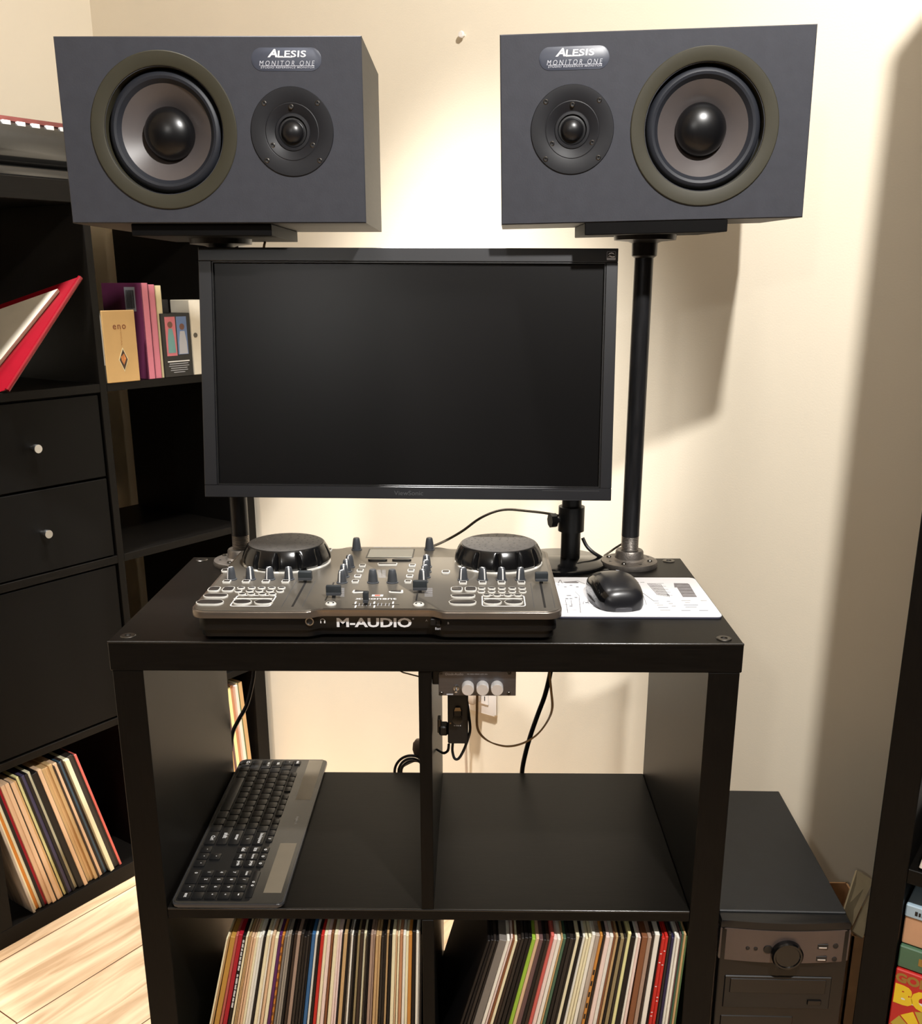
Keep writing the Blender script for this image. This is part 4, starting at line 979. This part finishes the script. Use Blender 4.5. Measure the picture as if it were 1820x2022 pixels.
def bxp(m):
    m.box((10, -.2, 44), (37, .1, 124), mat('panel_pink', (214, 118, 128), .5, var=.05), bev=0); m.box((40, -.2, 46), (67, .1, 124), mat('panel_blue', (104, 130, 178), .5, var=.05))
    m.prism([(14, 50), (34, 50), (32, 80), (28, 100), (18, 100), (15, 80)], 0, .2, mat('panel_teal', (110, 160, 158), .5, var=.1), FRONT(0, -.2, 0))
    m.lathe([(6.5, 0), (6.5, .3), (0, .3)], mat('panel_brown', (120, 80, 66), .5, var=.2), FRONT(23, -.2, 108), 16)
    m.prism([(43, 47), (65, 47), (64, 72), (60, 94), (48, 94), (44, 72)], 0, .2, GREYINK, FRONT(0, -.2, 0))
    m.lathe([(6.5, 0), (6.5, .3), (0, .3)], mat('panel_brown', (120, 80, 66), .5), FRONT(54, -.2, 103), 16)
    for k, (w, b) in enumerate(((58, 2.4), (50, 1.4), (54, 1.2), (44, 1.2), (46, 1.2), (30, 1.2))):
        m.box((39-w/2, -.15, 31-k*4.4), (39+w/2, .1, 31-k*4.4+b), WHITEINK if k == 0 else GREYINK)
one(bxp).build('cover_print', bx)
wbk = cell('white_binder', 'white binder at the end of the book row, half hidden by the monitor', 'binder', -150, 2, Z1)
one(lambda m: m.box((0, 0, 0), (62, 62, 157), PAGE, bev=1.5)).build('cover', wbk)
one(lambda m: m.lathe([(5, 0), (5, 1), (3.5, 1.4), (0, 1)], SCREW, FRONT(11, -.2, 84), 18)).build('finger_ring', wbk)
dbk = cell('dark_book', 'dark book standing behind the black boxed set', 'book', -216, 64, Z1)
one(lambda m: m.box((0, 0, 0), (62, 60, 158), mat('book_charcoal', (30, 28, 27), .5, var=.1), bev=1)).build('cover', dbk)
# red folder with papers leaning against the divider
p1x, p1z = bsp(14, 772, -4); p2x, p2z = bsp(160, 547, -4)
fl = thing('paper_folder', 'shiny red folder full of paper leaning in the bookcase\'s top left cubby', 'folder', B0, BROT)
A = Vector((p1x, -4, p1z+2)); Bq = Vector((p2x-2, -4, p2z))
ed = (Bq-A).normalized(); back = Vector((-0.60, 0.66, -0.30)).normalized(); nf = ed.cross(back).normalized()
if nf.z < 0: nf = -nf
REDF = mat('gloss_red_card', (132, 12, 28), rough=0.22, spec=0.6, var=0.05, coat=0.4)
L_ = (Bq-A).length
one(lambda m: (m.quadplate([A, Bq, Bq+back*230, A+back*230], nf, 1.6, REDF), m.tube([A+nf*-1, (A+Bq)/2+nf*-1, Bq+nf*-1], 5, REDF, 10))).build('cover', fl)
P0 = A+ed*34+nf*2+back*62; P1 = A+ed*(L_-26)+nf*2+back*26
one(lambda m: m.quadplate([P0, P1, P1+back*190, P0+back*160], nf, 8, PAGE)).build('paper', fl)
# black glossy case on top
gc = cell('storage_case', 'glossy black padded case with red trim and painted white highlights on top of the bookcase', 'case', -600, 40, 1472.5)
GL = mat('gloss_vinyl', (34, 34, 33), rough=0.16, spec=0.6, var=0.15, scale=4, coat=0.5)
def gcase(m):
    m.box((-150, 0, 0), (330, 300, 22), GL, bev=6, seg=3); m.box((-156, -8, 22), (336, 306, 98), GL, bev=26, seg=6)
one(gcase).build('shell', gc)
one(lambda m: m.prism(rrect(-142, 6, 322, 292, 30), 96, 104, mat('dusky_red', (120, 62, 58), .4, var=.1), bev=3)).build('lid_piping', gc)
def strp(m):
    for k in range(16): m.box((-140+k*29, -2, 88), (-124+k*29, 6, 96), WHITEINK, Matrix.Translation((0, 0, 0)), bev=1)  # white bars painted in for the highlights along the glossy rim
one(strp).build('painted_highlights', gc)

# ------------------------------------------------------------------ records
COL = {'white': (238, 226, 214), 'cream': (240, 220, 186), 'beige': (214, 180, 146), 'tan': (190, 158, 112), 'golden': (178, 134, 62), 'rose': (176, 92, 82), 'crimson': (176, 24, 44), 'black': (24, 20, 20),
       'purple': (92, 40, 96), 'orange': (204, 130, 52), 'grey': (150, 142, 130), 'dark brown': (58, 44, 36), 'charcoal': (48, 42, 38), 'blue': (58, 108, 160), 'red': (206, 46, 38), 'brown': (138, 88, 58),
       'greenish tan': (140, 126, 92), 'pale brown': (182, 132, 98), 'ochre': (192, 132, 62), 'lime green': (148, 184, 62), 'mauve': (112, 84, 82), 'green': (82, 112, 88), 'navy': (46, 42, 78), 'pale pink': (232, 206, 198),
       'forest green': (92, 120, 78), 'yellow cream': (236, 222, 160), 'greige': (160, 136, 120), 'speckled grey': (172, 160, 146), 'indigo': (72, 66, 96), 'teal': (66, 88, 104), 'slate': (118, 112, 106), 'salmon': (206, 100, 90), 'khaki': (196, 160, 112)}
def rmat(c):
    k_ = 1.09 if sum(COL[c]) > 330 else 1.0
    return mat('sleeve_'+c.replace(' ', '_'), [min(252, v*k_) for v in COL[c]], rough=0.5, spec=0.35, var=0.10 if 'speck' not in c else 0.5, scale=60, stretch=(1, 1, .15))
RECMESH = {}
def rec_mesh(t, h, c):
    k = (round(t*2)/2, round(h), c)
    if k not in RECMESH:
        t_ = k[0]
        def f(m):
            m.box((0, 0, 0), (t_, 312, h), rmat(c), bev=min(0.7, t_*0.2))
        RECMESH[k] = one(f).mesh('record_sleeve')
    return RECMESH[k]
ORD = ['just', 'second', 'third', 'fourth', 'fifth', 'sixth', 'seventh', 'eighth', 'ninth', 'tenth', 'eleventh', 'twelfth']
def record_labels(names, cubby):
    uniq = [n for n in names if names.count(n) == 1]
    land = [i for i, n in enumerate(names) if n in uniq]
    out = []
    for i, n in enumerate(names):
        art = '' if n not in uniq else 'only '
        if n in uniq: out.append('%s record spine, the only %s one in the %s' % (n, n, cubby)); continue
        cand = [j for j in land if names[j] not in ('',)]
        j = min(cand, key=lambda j: (abs(j-i), j)) if cand else None
        if j is None: out.append('%s record spine in the %s' % (n, cubby)); continue
        k = abs(i-j); side = 'right' if i > j else 'left'
        out.append('%s record, %s %s of the %s spine, %s' % (n, ORD[k-1], side, names[j], cubby))
    return out
def put_record(i, t, h, c, M, label, group, cubby):
    o = bpy.data.objects.new('record_sleeve', rec_mesh(t, h, c)); col.objects.link(o)
    o.matrix_basis = M; tag(o, label, 'record', group)
    return o

def desk_records(spec, yref, floor, tilt0, tilt1, cubby, group, xmin, xmax):
    items = []
    for px0, px1, c in spec:
        items.append((px0, px1, c))
    rnd = random.Random(len(spec))
    labels = record_labels([c for _, _, c in items], cubby)
    n = len(items); prev = None
    a0, a1 = items[0][0], items[-1][1]
    out = []
    for i, (p0, p1, c) in enumerate(items):
        f = ((p0+p1)/2-a0)/(a1-a0); th = math.radians(tilt0+(tilt1-tilt0)*f**0.9)
        y0 = 5+rnd.uniform(-3, 4)
        Pa = aty(p0, yref, y0); Pb = aty(p1, yref, y0)
        zr = Pa.z-floor
        t = max(1.6, (Pb.x-Pa.x)*math.cos(th)-0.25)
        h = 313+rnd.uniform(-2.5, 2.5)
        zb = t*math.sin(th)
        xb = Pa.x-(zr-zb)*math.tan(th)
        # keep clear of the neighbour on the left along the floor
        if prev is not None: xb = max(xb, prev)
        prev = xb+t/math.cos(th)+0.1
        M = Matrix.Translation(Vector((xb, y0, floor+zb+0.2))*S) @ Matrix.Rotation(th, 4, 'Y')
        out.append(put_record(i, t, h, c, M, labels[i], group, cubby))
    return out
def cr(scale, off, rows): return [(off+a*scale, off+b*scale, c) for a, b, c in rows]
left1 = cr(.1209, 410, [(198, 228, 'cream'), (229, 258, 'tan'), (266, 348, 'golden'), (352, 398, 'rose'), (399, 470, 'crimson'), (474, 528, 'black'), (530, 563, 'cream'), (574, 596, 'tan'), (597, 621, 'tan'), (622, 660, 'beige'), (664, 702, 'beige'), (703, 742, 'cream'), (743, 786, 'white'), (787, 830, 'white'), (833, 874, 'black'), (876, 925, 'cream'), (928, 974, 'white'), (976, 1024, 'beige'), (1026, 1083, 'cream'), (1085, 1136, 'purple'), (1138, 1184, 'orange'), (1186, 1228, 'slate'), (1230, 1262, 'grey'), (1263, 1294, 'grey'), (1297, 1345, 'black'), (1347, 1392, 'dark brown'), (1394, 1460, 'greige'), (1463, 1512, 'charcoal'), (1514, 1560, 'black'), (1562, 1602, 'charcoal'), (1603, 1640, 'black'), (1642, 1702, 'blue'), (1705, 1752, 'white'), (1755, 1792, 'black')])
left2 = cr(.1264, 620, [(56, 106, 'red'), (109, 160, 'cream'), (161, 218, 'pale pink'), (220, 266, 'brown'), (269, 322, 'cream'), (323, 362, 'pale pink'), (363, 402, 'pale pink'), (404, 428, 'black'), (429, 482, 'tan'), (485, 524, 'black'), (526, 546, 'grey'), (547, 580, 'white'), (582, 614, 'charcoal'), (615, 646, 'black'), (649, 688, 'greenish tan'), (690, 746, 'dark brown'), (749, 792, 'cream'), (794, 820, 'charcoal'), (821, 855, 'black'), (857, 900, 'greige'), (902, 938, 'greige'), (942, 986, 'tan'), (987, 1032, 'tan'), (1035, 1072, 'charcoal'), (1073, 1112, 'black'), (1115, 1152, 'khaki'), (1155, 1202, 'black'), (1205, 1262, 'cream'), (1264, 1292, 'beige'), (1293, 1327, 'cream'), (1329, 1378, 'pale brown'), (1380, 1424, 'white'), (1425, 1466, 'cream'), (1468, 1522, 'ochre'), (1525, 1584, 'black'), (1588, 1632, 'white'), (1634, 1656, 'grey'), (1660, 1688, 'black')])
dl_recs = desk_records(left1+left2, 1918, DZ+38, 13.5, 1.2, 'desk\'s lower left cubby', 'records in the desk\'s lower left cubby', 38, 375)
right1 = cr(.1429, 860, [(572, 612, 'black'), (615, 660, 'black'), (662, 702, 'charcoal'), (704, 736, 'black'), (738, 848, 'slate'), (850, 896, 'white'), (897, 928, 'pale pink'), (930, 962, 'brown'), (964, 1002, 'cream'), (1005, 1050, 'dark brown'), (1052, 1094, 'charcoal'), (1096, 1150, 'black'), (1152, 1202, 'black'), (1204, 1258, 'lime green'), (1260, 1308, 'beige'), (1310, 1368, 'mauve'), (1372, 1415, 'black'), (1416, 1458, 'dark brown'), (1462, 1512, 'salmon'), (1514, 1570, 'pale pink'), (1572, 1622, 'white'), (1624, 1646, 'tan'), (1648, 1692, 'green'), (1695, 1746, 'black'), (1748, 1802, 'charcoal')])  # leftmost sleeve coloured black to put the shade on its side into the colour
right2 = cr(.1484, 1110, [(30, 70, 'black'), (73, 121, 'cream'), (123, 166, 'black'), (168, 206, 'white'), (208, 246, 'cream'), (248, 287, 'cream'), (289, 336, 'white'), (338, 400, 'speckled grey'), (404, 440, 'ochre'), (442, 482, 'charcoal'), (485, 540, 'pale pink'), (541, 592, 'white'), (594, 616, 'brown'), (619, 656, 'tan'), (658, 692, 'black'), (694, 742, 'greenish tan'), (744, 778, 'charcoal'), (780, 826, 'yellow cream'), (828, 893, 'black'), (896, 930, 'white'), (931, 967, 'pale pink'), (984, 1062, 'brown'), (1064, 1116, 'greige'), (1118, 1152, 'dark brown'), (1154, 1222, 'white'), (1224, 1254, 'black'), (1256, 1298, 'red'), (1300, 1344, 'red'), (1346, 1384, 'charcoal'), (1386, 1422, 'navy'), (1425, 1462, 'white'), (1463, 1500, 'white'), (1502, 1520, 'mauve'), (1522, 1548, 'green'), (1550, 1580, 'tan'), (1582, 1606, 'forest green')])
dr_recs = desk_records(right1+right2, 1921, DZ+38, 15.5, 3.0, 'desk\'s lower right cubby', 'records in the desk\'s lower right cubby', 391, 728)

def add_part(o, name, fn):
    m = MB(); fn(m); return m.build(name, o)
# lettering on the black record beside the crimson one, stripes on some others
add_part(dl_recs[5], 'spine_lettering', lambda m: (wordbars(m, WHITEINK, TM(2.2, -.1, 281, (0, 0, -1), (1, 0, 0)), 50, 2.6, 4), wordbars(m, WHITEINK, TM(2.2, -.1, 222, (0, 0, -1), (1, 0, 0)), 56, 2.6, 8)))
add_part(dr_recs[25+26], 'spine_marks', lambda m: [m.box((.3, -.15, 312-z), (2.6, .05, 312-z+1.2), WHITEINK) for z in (26, 40, 78, 120, 126)])
add_part(dr_recs[25+27], 'spine_marks', lambda m: [m.box((.3, -.15, 312-z), (2.6, .05, 312-z+1.2), WHITEINK) for z in (22, 44, 96, 102)])
add_part(dr_recs[25+8], 'spine_checks', lambda m: [m.box((.2, -.15, 312-z), (2.4, .05, 312-z+8), BLKINK) for z in range(60, 300, 18)])
add_part(dl_recs[20], 'spine_lettering', lambda m: [m.box((.4, -.15, 312-z), (2.4, .05, 312-z+5), rmat('brown')) for z in range(20, 300, 14)])

# bottom left cubby of the bookcase: sleeves lean to the left
def case_records(spec, xL, xR, tl0, tl1, cubby, group, hcut=312):
    tot = sum(w for w, _ in spec); labels = record_labels([c for _, c in spec], cubby); rnd = random.Random(5)
    x = xR; n = len(spec); acc = 0
    prev = None
    for i in range(n-1, -1, -1):                                       # from the right end leftward
        w, c = spec[i]; t = w/tot*(xR-xL)-0.2; f = i/(n-1)
        th = -math.radians(tl0+(tl1-tl0)*f)
        y0 = 9+rnd.uniform(-4, 5); h = hcut+rnd.uniform(-4, 3)
        # lower right corner of the sleeve sits on the board
        xb = x-t*math.cos(th)
        zb = 38.3
        M = Matrix.Translation(Vector((B0+BEX*xb+BEY*y0+Vector((0, 0, zb))))*S) @ BROT.to_4x4() @ Matrix.Rotation(th, 4, 'Y') 
        o = put_record(i, t, h, c, M, labels[i], group, cubby)
        # pivot about the lower left corner: lift is zero for a left lean, the right corner rises
        x = xb-0.2-max(0, 0)
CL = [(4, 'speckled grey'), (4, 'cream'), (5, 'orange'), (4, 'cream'), (4, 'black'), (5, 'crimson'), (6, 'beige'), (6, 'beige'), (3, 'charcoal'), (6, 'beige'), (4, 'khaki'), (3, 'charcoal'), (4, 'yellow cream'), (3, 'black'), (6, 'indigo'), (5, 'black'), (6, 'cream'), (9, 'black'), (6, 'beige'), (3, 'dark brown'), (5, 'tan'), (6, 'khaki'), (6, 'tan'), (3, 'dark brown'), (6, 'beige'), (4, 'black'), (5, 'teal'), (4, 'dark brown'), (7, 'cream'), (9, 'charcoal'), (4, 'black'), (4, 'salmon')]
case_records(CL, -684, -456, 11.5, 14.5, 'left bookcase\'s bottom left cubby', 'records in the bookcase\'s bottom left cubby')
CR_ = [(5, 'beige'), (6, 'beige'), (5, 'khaki'), (4, 'mauve'), (8, 'yellow cream'), (5, 'pale brown'), (5, 'pale pink'), (4, 'cream'), (2, 'green'), (7, 'tan')]
case_records(CR_, -132, -47, 3.0, 4.0, 'left bookcase\'s bottom right cubby', 'records in the bookcase\'s bottom right cubby')

# ------------------------------------------------------------------ light
def spot(name, loc, target, power, size, angle, blend, colr=(1, .975, .94)):
    l = bpy.data.lights.new(name, 'SPOT'); l.energy = power; l.shadow_soft_size = size; l.spot_size = math.radians(angle); l.spot_blend = blend; l.color = colr
    o = bpy.data.objects.new(name, l); col.objects.link(o)
    o.location = Vector(loc)*S
    o.rotation_euler = (Vector(target)-Vector(loc)).to_track_quat('-Z', 'Y').to_euler()
    return o
def point(name, loc, power, size, colr=(1, .975, .94)):
    l = bpy.data.lights.new(name, 'POINT'); l.energy = power; l.shadow_soft_size = size; l.color = colr
    o = bpy.data.objects.new(name, l); col.objects.link(o); o.location = Vector(loc)*S
    return o
spot('ceiling_lamp', (890, -900, 2380), (520, 520, 900), 178, 0.04, 130, 0.6)
spot('ceiling_lamp', (250, 330, 2400), (240, 790, 300), 390, 0.05, 53, 1.0)
spot('ceiling_lamp', (800, 270, 2400), (870, 440, 700), 22, 0.05, 46, 1.0)
spot('ceiling_lamp', (-437, 494, 2400), (-370, 590, 0), 240, 0.06, 54, 1.0)  # spot added to brighten the floor before the bookcase, no fixture known there
point('far_ceiling_lamp', (-350, -2700, 2200), 26, 0.07)
w = bpy.data.worlds.new('world'); scene.world = w; w.use_nodes = True
w.node_tree.nodes['Background'].inputs['Color'].default_value = (1, .92, .8, 1)
w.node_tree.nodes['Background'].inputs['Strength'].default_value = 0.0

vs = scene.view_settings
vs.view_transform = 'Standard'; vs.look = 'None'; vs.exposure = 0.0; vs.gamma = 1.0; vs.use_curve_mapping = False
scene.cycles.use_denoising = True
scene.cycles.max_bounces = 8
scene.cycles.sample_clamp_indirect = 6
